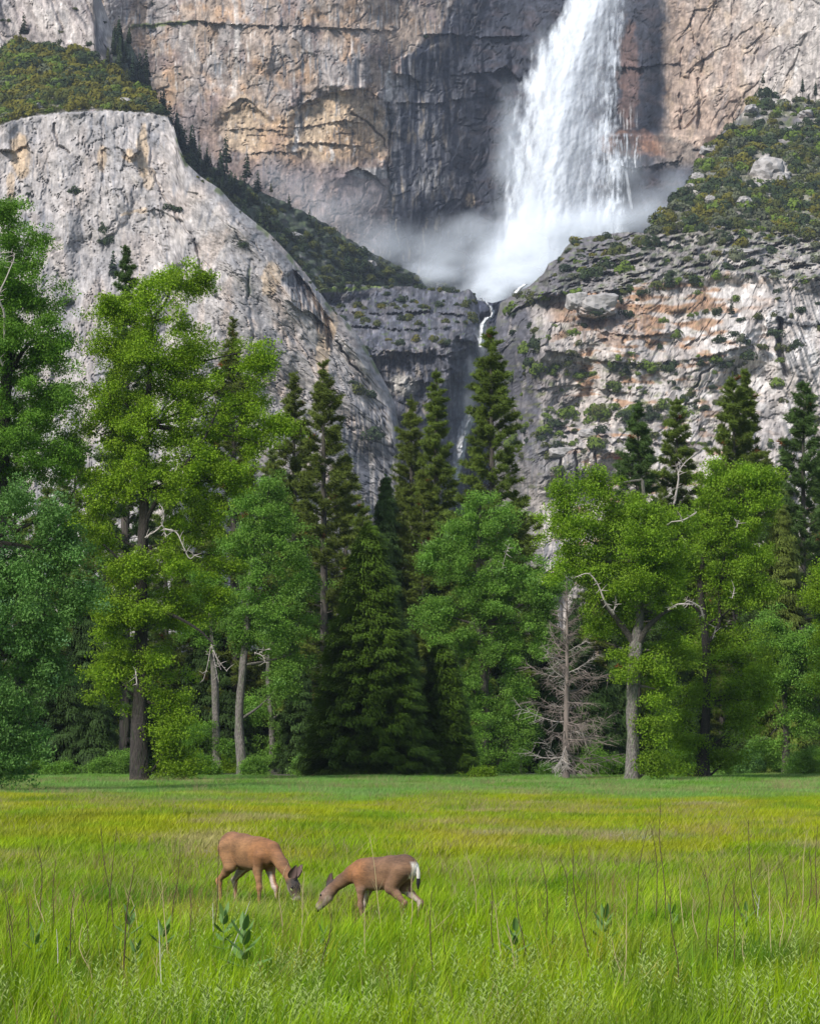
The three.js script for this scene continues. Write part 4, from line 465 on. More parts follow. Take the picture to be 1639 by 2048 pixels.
// the broad tree right of the cedar
broadleaf({ name: 'cottonwood', seed: 107, label: 'rounded pale green cottonwood standing right of the dark pointed cedar', tint: 'fresh', bark: barkMid, trunk: [[975, 1548, 20], [970, 1400, 16], [958, 1250, 12], [956, 1120, 8], [960, 1010, 4]], dead: [[[1002, 1140, 2, 1], [1008, 1110, 2, 1.4], [1016, 1090, 1.5, 1.5]]],
  lobes: [[960, 1005, 26, 22], [950, 1040, 46, 30], [1005, 1035, 30, 26], [905, 1080, 46, 40], [975, 1085, 60, 40], [855, 1110, 24, 26], [900, 1140, 60, 46], [985, 1150, 60, 46], [1050, 1150, 46, 40], [1085, 1180, 40, 40], [870, 1220, 42, 36], [940, 1220, 70, 50], [1030, 1220, 66, 50], [1090, 1240, 34, 40], [900, 1280, 56, 46], [980, 1300, 70, 50], [1050, 1300, 50, 46], [890, 1320, 40, 24], [950, 1370, 56, 50], [1020, 1380, 50, 46], [975, 1440, 50, 50], [1040, 1450, 40, 50], [940, 1500, 40, 36], [1000, 1515, 46, 30]] });
// the two old cottonwoods at the right
broadleaf({ name: 'cottonwood', seed: 108, label: 'old cottonwood with mossy grey trunk forking low behind the dead conifer', tint: 'leafy', density: 0.85, bark: barkGrey, trunk: [[1262, 1566, 27], [1264, 1470, 24], [1265, 1370, 24], [1270, 1300, 26], [1280, 1220, 14], [1285, 1120, 11], [1288, 1020, 9], [1284, 960, 6]],
  limbs: [[[1270, 1290, 20], [1245, 1255, 15], [1225, 1230, 12, 0.4], [1200, 1200, 8, 0.6]], [[1276, 1292, 18], [1290, 1260, 14, 0.5], [1320, 1230, 10, 0.8], [1340, 1218, 7, 0.9]], [[1220, 1225, 8], [1190, 1190, 6, 0.5], [1165, 1140, 5]], [[1285, 1120, 7], [1340, 1070, 5], [1360, 1000, 4]]],
  dead: [[[1224, 1230, 9, 1.2], [1205, 1205, 7, 1.6], [1190, 1175, 5, 1.7], [1172, 1150, 4, 1.7], [1145, 1158, 2, 1.7]], [[1222, 1228, 5, 1.5], [1228, 1200, 3, 1.7]], [[1330, 1222, 8, 1.5], [1348, 1214, 6, 1.7], [1372, 1212, 4, 1.8]], [[1344, 1010, 7, 1], [1350, 960, 6, 1.2], [1352, 950, 5, 1.2], [1366, 928, 4, 1.2], [1395, 905, 2, 1.2]], [[1353, 955, 3, 1.2], [1348, 938, 2, 1.2], [1354, 926, 1.5, 1.2]], [[1336, 1048, 5, 1.6], [1360, 1044, 4, 1.8], [1385, 1030, 3, 1.8]], [[1275, 1020, 7, 1.6], [1277, 1060, 8, 1.5]]],
  lobes: [[1130, 990, 34, 36], [1120, 1050, 40, 50], [1195, 975, 60, 36], [1215, 970, 40, 30], [1180, 1050, 60, 50], [1300, 950, 30, 50], [1310, 930, 20, 30], [1250, 1030, 60, 46], [1330, 1050, 60, 46], [1130, 1130, 46, 46], [1200, 1130, 60, 46], [1270, 1120, 60, 50], [1340, 1130, 50, 46], [1240, 1200, 70, 50], [1190, 1180, 30, 40], [1320, 1180, 50, 40], [1265, 1250, 40, 34, -0.8], [1335, 1235, 44, 36, -0.8], [1350, 1300, 44, 44, -1], [1200, 1260, 26, 30, -1], [1285, 1085, 44, 44, 1.8], [1278, 1170, 40, 36, 1.8], [1285, 1010, 36, 36, 1.5], [1250, 1320, 44, 40], [1300, 1300, 50, 46], [1235, 1350, 26, 24, 1], [1320, 1380, 46, 50], [1320, 1460, 46, 46], [1310, 1520, 40, 30]] });
broadleaf({ name: 'cottonwood', seed: 109, label: 'cottonwood with dark curving trunk and pale bent limb at right', tint: 'leafy', density: 0.85, bark: barkDark, trunk: [[1402, 1561, 27], [1406, 1500, 21], [1412, 1400, 17], [1412, 1320, 16], [1407, 1250, 15], [1400, 1170, 11], [1408, 1100, 8], [1420, 1000, 5]], limbs: [[[1405, 1250, 12], [1395, 1225, 9, 0.5], [1370, 1200, 6, 0.8]], [[1412, 1290, 9], [1436, 1250, 9], [1438, 1180, 6], [1450, 1100, 4]], [[1400, 1150, 7], [1375, 1135, 5], [1350, 1120, 3]]],
  dead: [[[1400, 1240, 7, 1.6], [1392, 1222, 6, 1.8], [1380, 1208, 5, 1.9], [1360, 1202, 4, 2]], [[1418, 1280, 3, 1.5], [1424, 1255, 3, 1.6]], [[1456, 1200, 3, 1.8], [1460, 1180, 3, 1.8]], [[1465, 1060, 4, 1.8], [1468, 1045, 3, 1.8]]],
  lobes: [[1430, 950, 46, 34], [1490, 955, 46, 34], [1530, 965, 26, 30], [1400, 985, 30, 26], [1440, 1010, 50, 36], [1510, 1010, 50, 40], [1400, 1060, 60, 46], [1470, 1070, 56, 50], [1380, 1130, 50, 46], [1450, 1140, 60, 50], [1515, 1120, 40, 50], [1520, 1170, 40, 36], [1470, 1210, 50, 46], [1480, 1280, 44, 40], [1395, 1225, 40, 36, -1], [1510, 1330, 44, 40], [1390, 1300, 50, 46, -1], [1450, 1300, 56, 46], [1370, 1390, 50, 50, -1], [1450, 1390, 60, 46], [1520, 1400, 50, 40], [1470, 1450, 50, 40], [1360, 1470, 50, 50], [1450, 1520, 40, 30], [1350, 1530, 40, 24]] });
broadleaf({ name: 'cottonwood', seed: 110, label: 'leafy mid-height cottonwood right of the dark curving trunk', tint: 'fresh', bark: barkMid, trunk: [[1570, 1553, 16], [1570, 1440, 12], [1562, 1330, 8], [1545, 1250, 4]], lobes: [[1535, 1245, 36, 30], [1560, 1270, 46, 30], [1600, 1290, 46, 36], [1640, 1290, 40, 40], [1530, 1300, 56, 40], [1580, 1350, 60, 46], [1640, 1370, 46, 46], [1540, 1390, 50, 46], [1600, 1430, 46, 46], [1540, 1470, 40, 40]] });
broadleaf({ name: 'cottonwood', seed: 111, label: 'bright leafy crown reaching in at the right picture edge', tint: 'bright', bark: barkMid, trunk: [[1700, 1556, 22], [1695, 1400, 18], [1680, 1250, 12], [1670, 1150, 5]], lobes: [[1650, 1165, 36, 36], [1640, 1210, 30, 36], [1700, 1200, 60, 60], [1660, 1260, 40, 36], [1690, 1350, 60, 70], [1680, 1460, 50, 60]] });
// bushes at the wood's edge
const bush = (px, py, w, h, tint, label, seed) => broadleaf({ name: 'bush', category: 'bush', seed, label, tint, density: 1.5, leaf: 0.8, trunk: [[px, py, 5], [px + 2, py - h * 0.6, 3]], bark: barkMid, lobes: [[px - w * 0.4, py - h * 0.35, w * 0.5, h * 0.4], [px + w * 0.4, py - h * 0.35, w * 0.5, h * 0.4], [px, py - h * 0.6, w * 0.6, h * 0.42]] });
bush(1605, 1556, 40, 66, 'fresh', 'pale green bush at the wood edge by the right picture edge', 201); bush(1528, 1552, 34, 70, 'mid', 'low green bush left of the palest bush at right', 202); bush(1490, 1553, 22, 60, 'silver', 'narrow silvery sapling near the fallen grey stick at right', 203);
bush(965, 1560, 16, 22, 'bright', 'small round bright bush in front of the pale green cottonwood', 204); bush(245, 1553, 34, 56, 'fresh', 'light green bush just left of the thick dark trunk', 205); bush(120, 1556, 30, 34, 'mid', 'low bush in the dark gap right of the drooping cottonwood', 206); bush(620, 1550, 34, 46, 'fresh', 'fresh green bush at the left foot of the dark cedar', 207); bush(905, 1550, 28, 40, 'mid', 'small bush between the small cedar and the pale cottonwood', 208); bush(1230, 1552, 28, 40, 'mid', 'low bush just left of the mossy grey trunk', 209);
bush(455, 1546, 20, 40, 'bright', 'bright bush between the two pale poplar trunks', 210); bush(585, 1546, 24, 60, 'bright', 'tall fresh bush under the whitish bent poplar', 211);

{ const r = rng(400); for (const [px, w, h, tn] of [[40, 40, 40, 'mid'], [165, 30, 60, 'mid'], [205, 24, 30, 'fresh'], [395, 26, 44, 'mid'], [415, 18, 26, 'bright'], [510, 26, 34, 'fresh'], [655, 26, 30, 'mid'], [700, 22, 18, 'mid'], [800, 26, 20, 'mid'], [850, 24, 36, 'fresh'], [935, 26, 30, 'mid'], [1040, 34, 50, 'mid'], [1090, 26, 28, 'fresh'], [1180, 30, 60, 'mid'], [1300, 30, 44, 'mid'], [1345, 26, 56, 'fresh'], [1375, 20, 26, 'mid'], [1440, 26, 40, 'fresh'], [1465, 18, 28, 'bright'], [1560, 30, 44, 'mid'], [1636, 26, 50, 'fresh']]) broadleaf({ name: 'bush', category: 'bush', group: 'low undergrowth bushes along the foot of the wood', seed: 500 + px, label: 'low undergrowth bush in the shade at the foot of the wood', tint: tn, density: 1.4, leaf: 0.8, bark: barkMid, trunk: [[px, 1547 + 9 * r(), 5], [px + 3, 1546 - h * 0.6, 3]], lobes: [[px - w * 0.4, 1550 - h * 0.3, w * 0.5, h * 0.4], [px + w * 0.4, 1551 - h * 0.35, w * 0.5, h * 0.45], [px + w * (r() - 0.5) * 0.5, 1550 - h * 0.65, w * 0.5, h * 0.4]] }); }
// the dead conifer
{ const base = ground(1131, 1562), d = -base.z, m = mpp(d), r = rng(44), root = thing('dead_conifer', 'bare grey dead conifer with curved drooping branches', 'tree', base), H = (1562 - 1158) * m;
  part('trunk', limb([[0, -0.1, 0, 0.27], [0, 0.6, 0, 0.20], [0.05, H * 0.35, 0, 0.15], [0.1, H * 0.7, 0, 0.085], [0.08, H, 0, 0.012]], 10, 0.06, 3), snagWood, root);
  const grow = (gs, p, dir, len, rad, depth) => { const pts = [[...p, rad]], q = [...p], v = [...dir], n = depth ? 3 : 6; for (let i = 1; i <= n; i++) { v[0] += (r() - 0.5) * 0.5; v[1] += (r() - 0.5) * 0.45 + (depth ? -0.02 : 0.09); v[2] += (r() - 0.5) * 0.5; const k = len / n / Math.hypot(...v); q[0] += v[0] * k; q[1] = Math.max(0.03, q[1] + v[1] * k); q[2] += v[2] * k; pts.push([...q, rad * (1 - 0.8 * i / n)]); if (depth < 2) for (let c = 0; c < (depth ? 2 : 4); c++) { const w = [v[0] * 0.7 + (r() - 0.5) * 1.5, v[1] * 0.7 + (r() - 0.72) * 1.2, v[2] * 0.7 + (r() - 0.5) * 1.5], s = Math.hypot(...w); grow(gs, [q[0], q[1], q[2]], w.map((e) => e / s), (depth ? 0.28 : 0.62) * (0.5 + r()) * Math.min(1.1, len * 0.5), rad * 0.5, depth + 1); } } gs.push(limb(pts, depth ? 3 : 5, 0, 1, depth ? 2 : 8)); };
  for (let k = 0; k < 112; k++) { const t = 0.03 + 0.93 * Math.pow((k + r()) / 112, 0.9), len = (t < 0.42 ? 2.75 + 0.3 * (r() - 0.5) - t * 0.3 : 2.4 * Math.pow((1 - t) / 0.58, 0.85)) * (0.35 + 0.75 * r()), a = r() * 6.283, up = lerp(-0.42, 0.28, sst(0.05, 0.8, t)) + (r() - 0.5) * 0.4, gs = []; grow(gs, [0.1 * t, t * H, 0], [Math.cos(a), up, Math.sin(a)], len, 0.013 + 0.009 * len, 0); part('branch', mergeGeometries(gs), k % 7 === 0 || (t < 0.22 && Math.cos(a) < 0) ? deadWood : snagWood, root); }
}

// conifers behind, front ones first
const C = (name, label, kind, top, baseX, w, d, o = {}) => conifer({ name, label, kind, top, base: [baseX], w, d, seed: Math.round(top[0] * 3 + top[1]), ...o });
C('cedar', 'dense dark conical cedar standing alone at the centre wood edge', 'cedar', [740, 1042], 738, 160, 172, { from: 0.01, tint: 'cedar', bark: barkRed });
C('cedar', 'small dark cedar right beside the big conical cedar', 'cedar', [886, 1288], 884, 76, 174, { from: 0.03, tint: 'cedar' });
C('cedar', 'slim dark green cedar behind the big conical cedar', 'fir', [771, 950], 772, 76, 205, { from: 0.04, tint: 'darkpine' });
C('pine', 'tallest pine rising in front of the lower fall', 'pine', [981, 652], 988, 88, 200, { from: 0.10, tint: 'pine' });
C('pine', 'slim pine left of the tallest, top bending over dark ledges', 'pine', [872, 736], 870, 54, 215, { from: 0.10, tint: 'pine' });
C('pine', 'narrow olive pine in the gap below the dark ledges', 'pine', [822, 788], 824, 62, 225, { tint: 'olive' });
C('pine', 'leafy-topped pine between slim cedar and tallest pine', 'pine', [846, 935], 848, 66, 205, { tint: 'olive', rust: 0.02 });
C('pine', 'tall dense pine before the foot of the pale buttress', 'pine', [646, 720], 650, 80, 200, { tint: 'olive', rust: 0.012 });
C('pine', 'pointed pine immediately left of the dense buttress pine', 'pine', [587, 745], 590, 62, 212, { tint: 'olive' });
C('pine', 'dark pine poking above the large bright cottonwood', 'pine', [252, 492], 250, 62, 205, { tint: 'darkpine' });
C('pine', 'ragged pine half hidden behind the right side of bright cottonwood', 'pine', [466, 640], 470, 70, 205, { tint: 'olive', rust: 0.03 });
C('pine', 'dark pine above the old forked cottonwood', 'pine', [1275, 805], 1272, 66, 205, { tint: 'darkpine', from: 0.25 });
C('pine', 'thin pine standing second in the row of four right pines', 'pine', [1352, 790], 1356, 64, 210, { tint: 'pine', from: 0.2 });
C('pine', 'twin-topped pine in front of the pale right cliff', 'pine', [1464, 742], 1476, 82, 205, { tint: 'pine', rust: 0.03, from: 0.2 });
C('pine', 'slighter top growing right beside the twin-topped pine', 'pine', [1489, 738], 1486, 50, 206, { tint: 'pine', rust: 0.03, from: 0.3 });
C('pine', 'big dark pine at right before the cliff with brown cones', 'pine', [1606, 762], 1602, 86, 195, { tint: 'darkpine', rust: 0.012 });
C('pine', 'dark pine cut by the right picture edge', 'pine', [1668, 840], 1664, 74, 205, { tint: 'darkpine' });
C('fir', 'dusky fir filling the gap right of the curving trunk', 'fir', [1562, 1010], 1560, 90, 190, { tint: 'olive', from: 0.03 });
{ const G = 'conifers of the shaded wood behind the front trees', r = rng(9);
  for (const [x, y, d, w] of [[30, 900, 240, 70], [95, 980, 220, 80], [150, 860, 235, 70], [200, 1000, 215, 80], [330, 900, 235, 70], [395, 960, 220, 70], [545, 900, 235, 70], [610, 1000, 220, 70], [690, 900, 235, 66], [725, 1000, 225, 60], [800, 960, 240, 60], [930, 1090, 220, 70], [1030, 980, 225, 60], [1090, 1180, 215, 70], [1150, 1200, 225, 70], [1200, 1080, 235, 60], [1230, 1010, 220, 60], [1320, 980, 225, 70], [1400, 950, 235, 66], [1440, 1000, 225, 70], [1530, 900, 235, 70], [1560, 930, 225, 66], [1640, 960, 220, 70], [70, 1150, 200, 80], [170, 1200, 195, 80], [420, 1150, 205, 70], [640, 1150, 205, 80], [860, 1150, 205, 70], [1010, 1200, 200, 70], [1340, 1200, 205, 70], [1500, 1200, 200, 70], [1200, 1330, 192, 60], [1100, 1350, 195, 60], [130, 1330, 188, 70], [600, 1330, 190, 60], [30, 1300, 230, 90], [90, 1240, 250, 90], [180, 1280, 240, 90], [240, 1300, 225, 80], [330, 1260, 240, 90], [385, 1310, 215, 70], [440, 1290, 235, 80], [500, 1310, 225, 80], [560, 1290, 240, 80], [660, 1260, 230, 80], [700, 1330, 215, 70], [830, 1300, 225, 80], [900, 1330, 205, 60], [960, 1290, 230, 80], [1060, 1290, 215, 80], [1110, 1270, 235, 80], [1170, 1290, 220, 80], [1230, 1310, 205, 70], [1290, 1280, 230, 80], [1370, 1300, 215, 80], [1430, 1270, 235, 80], [1490, 1310, 210, 70], [1550, 1280, 230, 80], [1600, 1310, 215, 80], [1640, 1270, 240, 80], [300, 1360, 200, 60], [460, 1380, 200, 60], [190, 1390, 185, 60], [1180, 1390, 185, 60], [1540, 1390, 190, 60]])
    C('pine', r() < 0 ? '' : 'dark conifer in the shaded wood behind the front trees', y > 1100 ? 'fir' : 'pine', [x, y], x + 3, w, d, { tint: y > 1100 ? 'fir' : r() < 0.5 ? 'olive' : 'pine', from: y > 1100 ? 0.02 : 0.08, rust: 0.01, group: G, name: 'forest_conifer', label: y > 1100 ? 'low dark fir in the shaded wood behind the front trees' : 'pine in the shaded wood behind the front trees', group: y > 1100 ? 'low firs of the shaded wood' : 'pines of the shaded wood' }); }
for (const [px, py, s, t, l, k, f] of [[152, 384, 17, DARKB, 'round dark shrub alone on the pale buttress face', 0, 0.9], [340, 418, 14, DARKB, 'left one of two small dark shrubs below the buttress shoulder', 1, 1], [356, 421, 11, DARKB, 'right one of two small dark shrubs below the buttress shoulder', 2, 1], [208, 462, 12, DARKB, 'upper shrub of the upright dark clump on the buttress', 0, 1.6], [217, 486, 11, DARKB, 'lower shrub of the upright dark clump on the buttress', 1, 1.5], [200, 484, 8, DARKB, 'small shrub left of the upright dark clump on the buttress', 2, 1], [484, 490, 14, DARKB, 'dark shrub near the slanting right edge of the buttress', 0, 0.9], [56, 388, 7, DARKB, 'tiny dark shrub on the buttress beside the left tree top', 1, 0.8], [715, 782, 22, BRUSH, 'left shrub of the green clump low on the buttress', 0, 0.9], [735, 790, 18, DARKB, 'right shrub of the green clump low on the buttress', 1, 0.9], [705, 768, 11, DARKB, 'small shrub above the green clump low on the buttress', 2, 1], [745, 872, 26, DARKB, 'large dark shrub at the foot of the buttress', 0, 0.9], [140, 610, 26, [0.07, 0.095, 0.04], 'hazy green shrub at the foot of the buttress between two crowns', 2, 0.8], [285, 598, 22, [0.07, 0.095, 0.04], 'hazy shrub behind the large bright cottonwood top', 1, 0.8], [20, 240, 14, DARKB, 'dark shrub under the brushy bench at the left picture edge', 1, 0.8]]) solo('shrub', px, py, s, t, l, buttDepth, k, f);
for (const [px, py, s, t, l, k, f] of [[120, 64, 10, BRUSH, 'flat dark shrub on the pale spur at the top left', 0, 0.6], [121, 86, 9, DARKB, 'shrub at left of the pair under the spur', 1, 1], [144, 96, 11, DARKB, 'shrub at right of the pair under the spur', 2, 1], [180, 90, 9, DARKB, 'oval dark shrub in a groove of the pale spur', 0, 1], [150, 18, 7, BRUSH, 'small shrub high on the pale spur', 1, 0.8], [208, 45, 6, DARKB, 'tiny shrub on the spur near its right edge', 2, 0.8], [18, 42, 8, BRUSH, 'shrub left of the tree at the top left', 0, 0.8], [3, 42, 8, DARKB, 'shrub cut by the left edge at the top left', 1, 0.8]]) solo('shrub', px, py, s, t, l, spurDepth, k, f);
for (const [px, py, s, t, l, k] of [[48, 72, 52, DARKB, 'small conifer standing above the bench at the top left', 0], [216, 140, 50, BRUSH, 'thin conifer in front of the pale spur', 1], [168, 118, 26, GREYB, 'short pale conifer at the upper edge of the bench', 2], [254, 176, 46, BRUSH, 'conifer at the right end of the brushy bench', 0]]) solo('tree', px, py, s, t, l, (x, y) => buttDepth(x, Math.max(y, buttTop(x) + 1)), k);
for (const [px, py, s, t, l, k] of [[288, 190, 70, DARKB, 'dark conifer in the gully right of the pale spur', 0], [250, 128, 44, DARKB, 'dark conifer high in the gully by the spur', 2], [300, 205, 46, BRUSH, 'greyish conifer above the right tip of the bench', 1], [258, 88, 30, DARKB, 'topmost dark tree of the gully', 0], [452, 330, 68, DARKB, 'tall dark conifer standing out of the talus wood before tan rock', 0], [494, 360, 62, DARKB, 'dark conifer at the right end of the talus wood', 2], [542, 386, 24, BRUSH, 'small lone conifer on the hazy talus slope', 0]]) solo('tree', px, py, s, t, l, (x, y) => talusDepth(x, Math.max(y, talusTop(x))) - 3, k);
for (const [px, py, s, t, l, k] of [[1604, 200, 48, DARKB, 'taller of the conifers on the right skyline ridge', 1], [1630, 206, 46, DARKB, 'conifer on the right skyline ridge at the picture edge', 1], [1592, 214, 30, BRUSH, 'short conifer left of the taller ridge conifer', 0], [1616, 210, 26, DARKB, 'bushy conifer between the two ridge conifers', 2], [1540, 230, 46, GREYB, 'greyish thin conifer below the right wall', 1], [1525, 168, 26, BRUSH, 'small tree on the topmost rock of the right slope', 0], [1466, 270, 34, DARKB, 'dark conifer over the flat shelf at right', 1], [1442, 286, 28, DARKB, 'conifer at the left edge of the right brush slope', 0], [1477, 300, 30, DARKB, 'round topped tree below the flat shelf at right', 2], [1310, 440, 22, DARKB, 'small conifer where the brush slope meets the mist', 0], [1258, 505, 16, DARKB, 'tiny conifer on the smooth dark slab by the mist', 0], [1462, 632, 42, DARKB, 'lone dark conifer on the pale right cliff', 0], [1470, 755, 34, BRUSH, 'conifer behind the twin-topped pine', 2]]) solo('tree', px, py, s, t, l, (x, y) => slopeDepth(x, Math.max(y, slopeTop(x) + 1)) - 2, k);
for (const [px, py, s, t, l, k, f] of [[1440, 680, 17, DARKB, 'round dark shrub alone in the middle of the pale right cliff', 0, 0.8], [1520, 694, 16, BRUSH, 'shrub right of the round one on the pale cliff', 1, 0.7], [1600, 622, 13, DARKB, 'dark shrub high on the pale cliff near the edge', 2, 1], [1516, 634, 14, BRUSH, 'shrub right of the lone conifer on pale cliff', 0, 0.8], [1480, 640, 10, DARKB, 'small shrub at the foot of the lone conifer', 1, 0.8], [1555, 598, 8, BRUSH, 'small shrub under the brush on the pale cliff', 2, 0.8], [1424, 775, 10, DARKB, 'small round shrub left of the twin-topped pine', 0, 0.8], [1160, 752, 19, FRESH, 'fresh green shrub on the middle ledge of the right cliff', 1, 0.7], [1225, 776, 24, [0.075, 0.105, 0.02], 'largest green shrub below the middle ledge', 2, 0.9], [1134, 728, 13, [0.06, 0.075, 0.015], 'olive round shrub above the fresh green ledge shrub', 0, 1.2], [1105, 848, 22, DARKB, 'dark shrub left on the lower ledge', 1, 0.8], [1255, 836, 26, DARKB, 'dark green shrub mass behind the right pine', 2, 0.9], [1150, 975, 26, DARKB, 'dark shrub in the lowest cliff above tree crowns', 0, 0.9], [1072, 690, 20, DARKB, 'dark shrub in the shaded left edge of right cliff', 1, 1], [1192, 628, 13, DARKB, 'dark shrub under the square pale block', 2, 0.8], [1240, 604, 12, DARKB, 'shrub at the right side of the square block', 0, 1.1], [1285, 586, 15, DARKB, 'dark shrub on the shelf above orange soil', 1, 0.8], [1375, 520, 15, BRUSH, 'shrub above the pale shelf rocks', 2, 0.8], [1500, 530, 20, DARKB, 'left dark shrub under the striped pale rock', 0, 0.9], [1450, 536, 18, DARKB, 'dark shrub left below the striped pale rock', 1, 0.9], [1130, 540, 20, [0.035, 0.05, 0.03], 'bush on the dark rock nose beside the mist', 2, 0.9]]) solo('shrub', px, py, s, t, l, (x, y) => slopeDepth(x, Math.max(y, slopeTop(x) + 1)) - 1, k, f);
for (const [px, py, s, l, k] of [[876, 612, 17, 'dark square-looking shrub on the ledges by the lower fall', 0], [806, 604, 20, 'broad dark shrub on top of the dark ledges', 1], [775, 590, 13, 'dark shrub at the upper left of the dark ledges', 2]]) solo('shrub', px, py, s, DARKB, l, ledgeDepth, k, 0.8);
for (const [px, py, s, l, k] of [[848, 74, 9, 'small bush on the high dark ledge left of the fall', 0], [303, 8, 9, 'dark bush at the top of the tan wall', 1], [358, 148, 5, 'tiny shrub on the tan wall', 2]]) solo('shrub', px, py, s, DARKB, l, wallDepth, k, 0.7);
// boulders
const stoneMat = mat({ vertexColors: true }), stoneGeo = (seed, sq = 0) => { const g = new THREE.IcosahedronGeometry(1, 4), p = g.attributes.position, col = [], v = new THREE.Vector3(); for (let i = 0; i < p.count; i++) { v.fromBufferAttribute(p, i); const q = Math.max(Math.abs(v.x), Math.abs(v.y), Math.abs(v.z)), k = lerp(1, 0.78 / q, sq) * (1 + 0.30 * stair(2.5 * fbm(v.x * 1.6 + seed, v.y * 1.6 + v.z * 1.3, 3)) * 0.5 + 0.10 * fbm(v.x * 5 + seed, v.y * 5 + v.z * 4, 3)); p.setXYZ(i, v.x * k, v.y * k, v.z * k); const c = 0.33 * (1 + 0.7 * fbm(v.x * 6, v.y * 6 + v.z * 5 + seed, 4)) * (fbm(v.x * 3 + 9, v.y * 2 + v.z * 3, 3) > 0.2 ? 0.65 : 1); col.push(c, c * 0.93, c * 0.88); } g.setAttribute('color', new THREE.Float32BufferAttribute(col, 3)); g.computeVertexNormals(); return g; }, STONES = [stoneGeo(1), stoneGeo(2), stoneGeo(3, 0.75)];
for (const [px, py, s, k, l, dep, sx = 1.2, sy = 0.8] of [[1535, 345, 30, 0, 'largest pale boulder in the brush of the right mountainside', slopeDepth, 1.15, 1], [1558, 358, 18, 1, 'pale boulder leaning on the largest boulder at right', slopeDepth], [1487, 403, 13, 1, 'small pale boulder low in the brush of the right mountainside', slopeDepth], [1512, 375, 12, 0, 'pale boulder directly under the largest boulder', slopeDepth], [1195, 610, 26, 2, 'square pale block on the shelf of the right cliff', slopeDepth, 1.5, 0.9], [1152, 602, 18, 2, 'dark-jointed block left of the square pale block', slopeDepth, 1.1, 1], [1500, 222, 14, 1, 'pale rock under the topmost tree on the right slope', slopeDepth, 2], [1610, 232, 16, 0, 'long pale rock beside the ridge conifers at right', slopeDepth, 2, 0.6], [1395, 355, 12, 1, 'grey rock at the left margin of the right brush', slopeDepth], [1380, 375, 10, 0, 'lower grey rock at left margin of the right brush', slopeDepth], [1422, 300, 13, 2, 'pale rock slab where brush meets the right wall', slopeDepth, 1.8], [1590, 262, 14, 1, 'pale rock patch in the upper right brush', slopeDepth, 1.6, 0.6], [1470, 505, 15, 0, 'pale rock in the lower edge of the right brush', slopeDepth, 2, 0.6], [1420, 398, 9, 1, 'little rock low at the left of the brush slope', slopeDepth], [247, 207, 16, 1, 'dark pinkish rock in the brush of the left bench', buttDepth, 1.6, 0.6], [74, 214, 11, 0, 'small rock at the bench edge on the left', buttDepth, 1.6, 0.6], [740, 530, 11, 0, 'pale boulder on the talus slope near the mist', talusDepth, 1.5], [585, 470, 12, 1, 'flat pale rock in the talus wood', talusDepth, 2, 0.5], [1120, 905, 15, 2, 'pale blocky rock above the lowest right cliff', slopeDepth, 1.6, 0.7], [1175, 868, 13, 0, 'grey rock among shrubs on the lower ledge', slopeDepth, 1.5, 0.8]]) { const d = dep(px, py), root = thing('boulder', l, 'rock', at(px, py, d - 1, new THREE.Vector3())), m = part('stone', STONES[k], stoneMat, root); m.scale.set(s * sx * mpp(d), s * sy * mpp(d), s * mpp(d)); m.rotation.y = px; if (k === 2) m.rotation.y = 0.3; }

// ---------- ground ----------
{ const xs = [], zs = []; for (let x = -60; x <= 60; x += 1.5) xs.push(x); xs.unshift(-3000, -800, -200, -100); xs.push(100, 200, 800, 3000); for (let z = 30; z > -260; z -= 1.5) zs.push(z); zs.unshift(600, 120); zs.push(-300, -400, -700, -1500, -3000);
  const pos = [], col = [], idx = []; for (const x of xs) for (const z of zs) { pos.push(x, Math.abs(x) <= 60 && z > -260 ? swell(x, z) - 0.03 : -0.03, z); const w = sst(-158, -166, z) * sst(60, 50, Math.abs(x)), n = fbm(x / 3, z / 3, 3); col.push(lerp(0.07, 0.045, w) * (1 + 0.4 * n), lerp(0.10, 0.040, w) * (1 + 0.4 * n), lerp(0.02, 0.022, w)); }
  for (let i = 0; i < xs.length - 1; i++) for (let j = 0; j < zs.length - 1; j++) { const a = i * zs.length + j, b = a + zs.length; idx.push(a, b, a + 1, a + 1, b, b + 1); }
  const g = new THREE.BufferGeometry(); g.setAttribute('position', new THREE.Float32BufferAttribute(pos, 3)); g.setAttribute('color', new THREE.Float32BufferAttribute(col, 3)); g.setIndex(idx); g.computeVertexNormals();
  structure('ground', g, mat({ vertexColors: true, roughness: 1, side: THREE.DoubleSide }), 'level meadow ground running back into the wood'); }

// ---------- grass ----------
function tussock(n, rad, h0, h1, w, seed, bend = 0.35, segs = 3) { // n curved tapering blades
  const R = rng(seed), pos = [], P = [];
  for (let i = 0; i < n; i++) {
    const a = R() * 6.283, q = rad * Math.sqrt(R()), bx = Math.cos(a) * q, bz = Math.sin(a) * q, h = h0 + (h1 - h0) * R(), f = R() * 6.283, lx = Math.cos(f) * bend * h * R() + 0.16 * h, lz = Math.sin(f) * bend * h * R(), t = R() * 6.283, wx = Math.cos(t) * w / 2, wz = Math.sin(t) * w / 2; P.length = 0;
    for (let s = 0; s <= segs; s++) { const k = s / segs; P.push([bx + lx * k * k, h * (k - 0.12 * k * k * bend * 2), bz + lz * k * k, 1 - k * k * 0.95]); }
    for (let s = 0; s < segs; s++) { const [x, y, z, c] = P[s], [X, Y, Z, D] = P[s + 1]; pos.push(x - wx * c, y, z - wz * c, x + wx * c, y, z + wz * c, X + wx * D, Y, Z + wz * D); if (s < segs - 1) pos.push(x - wx * c, y, z - wz * c, X + wx * D, Y, Z + wz * D, X - wx * D, Y, Z - wz * D); }
  }
  return soup(pos);
}
const bladeMat = leafy([1, 1, 1], 0.55, 0.45);
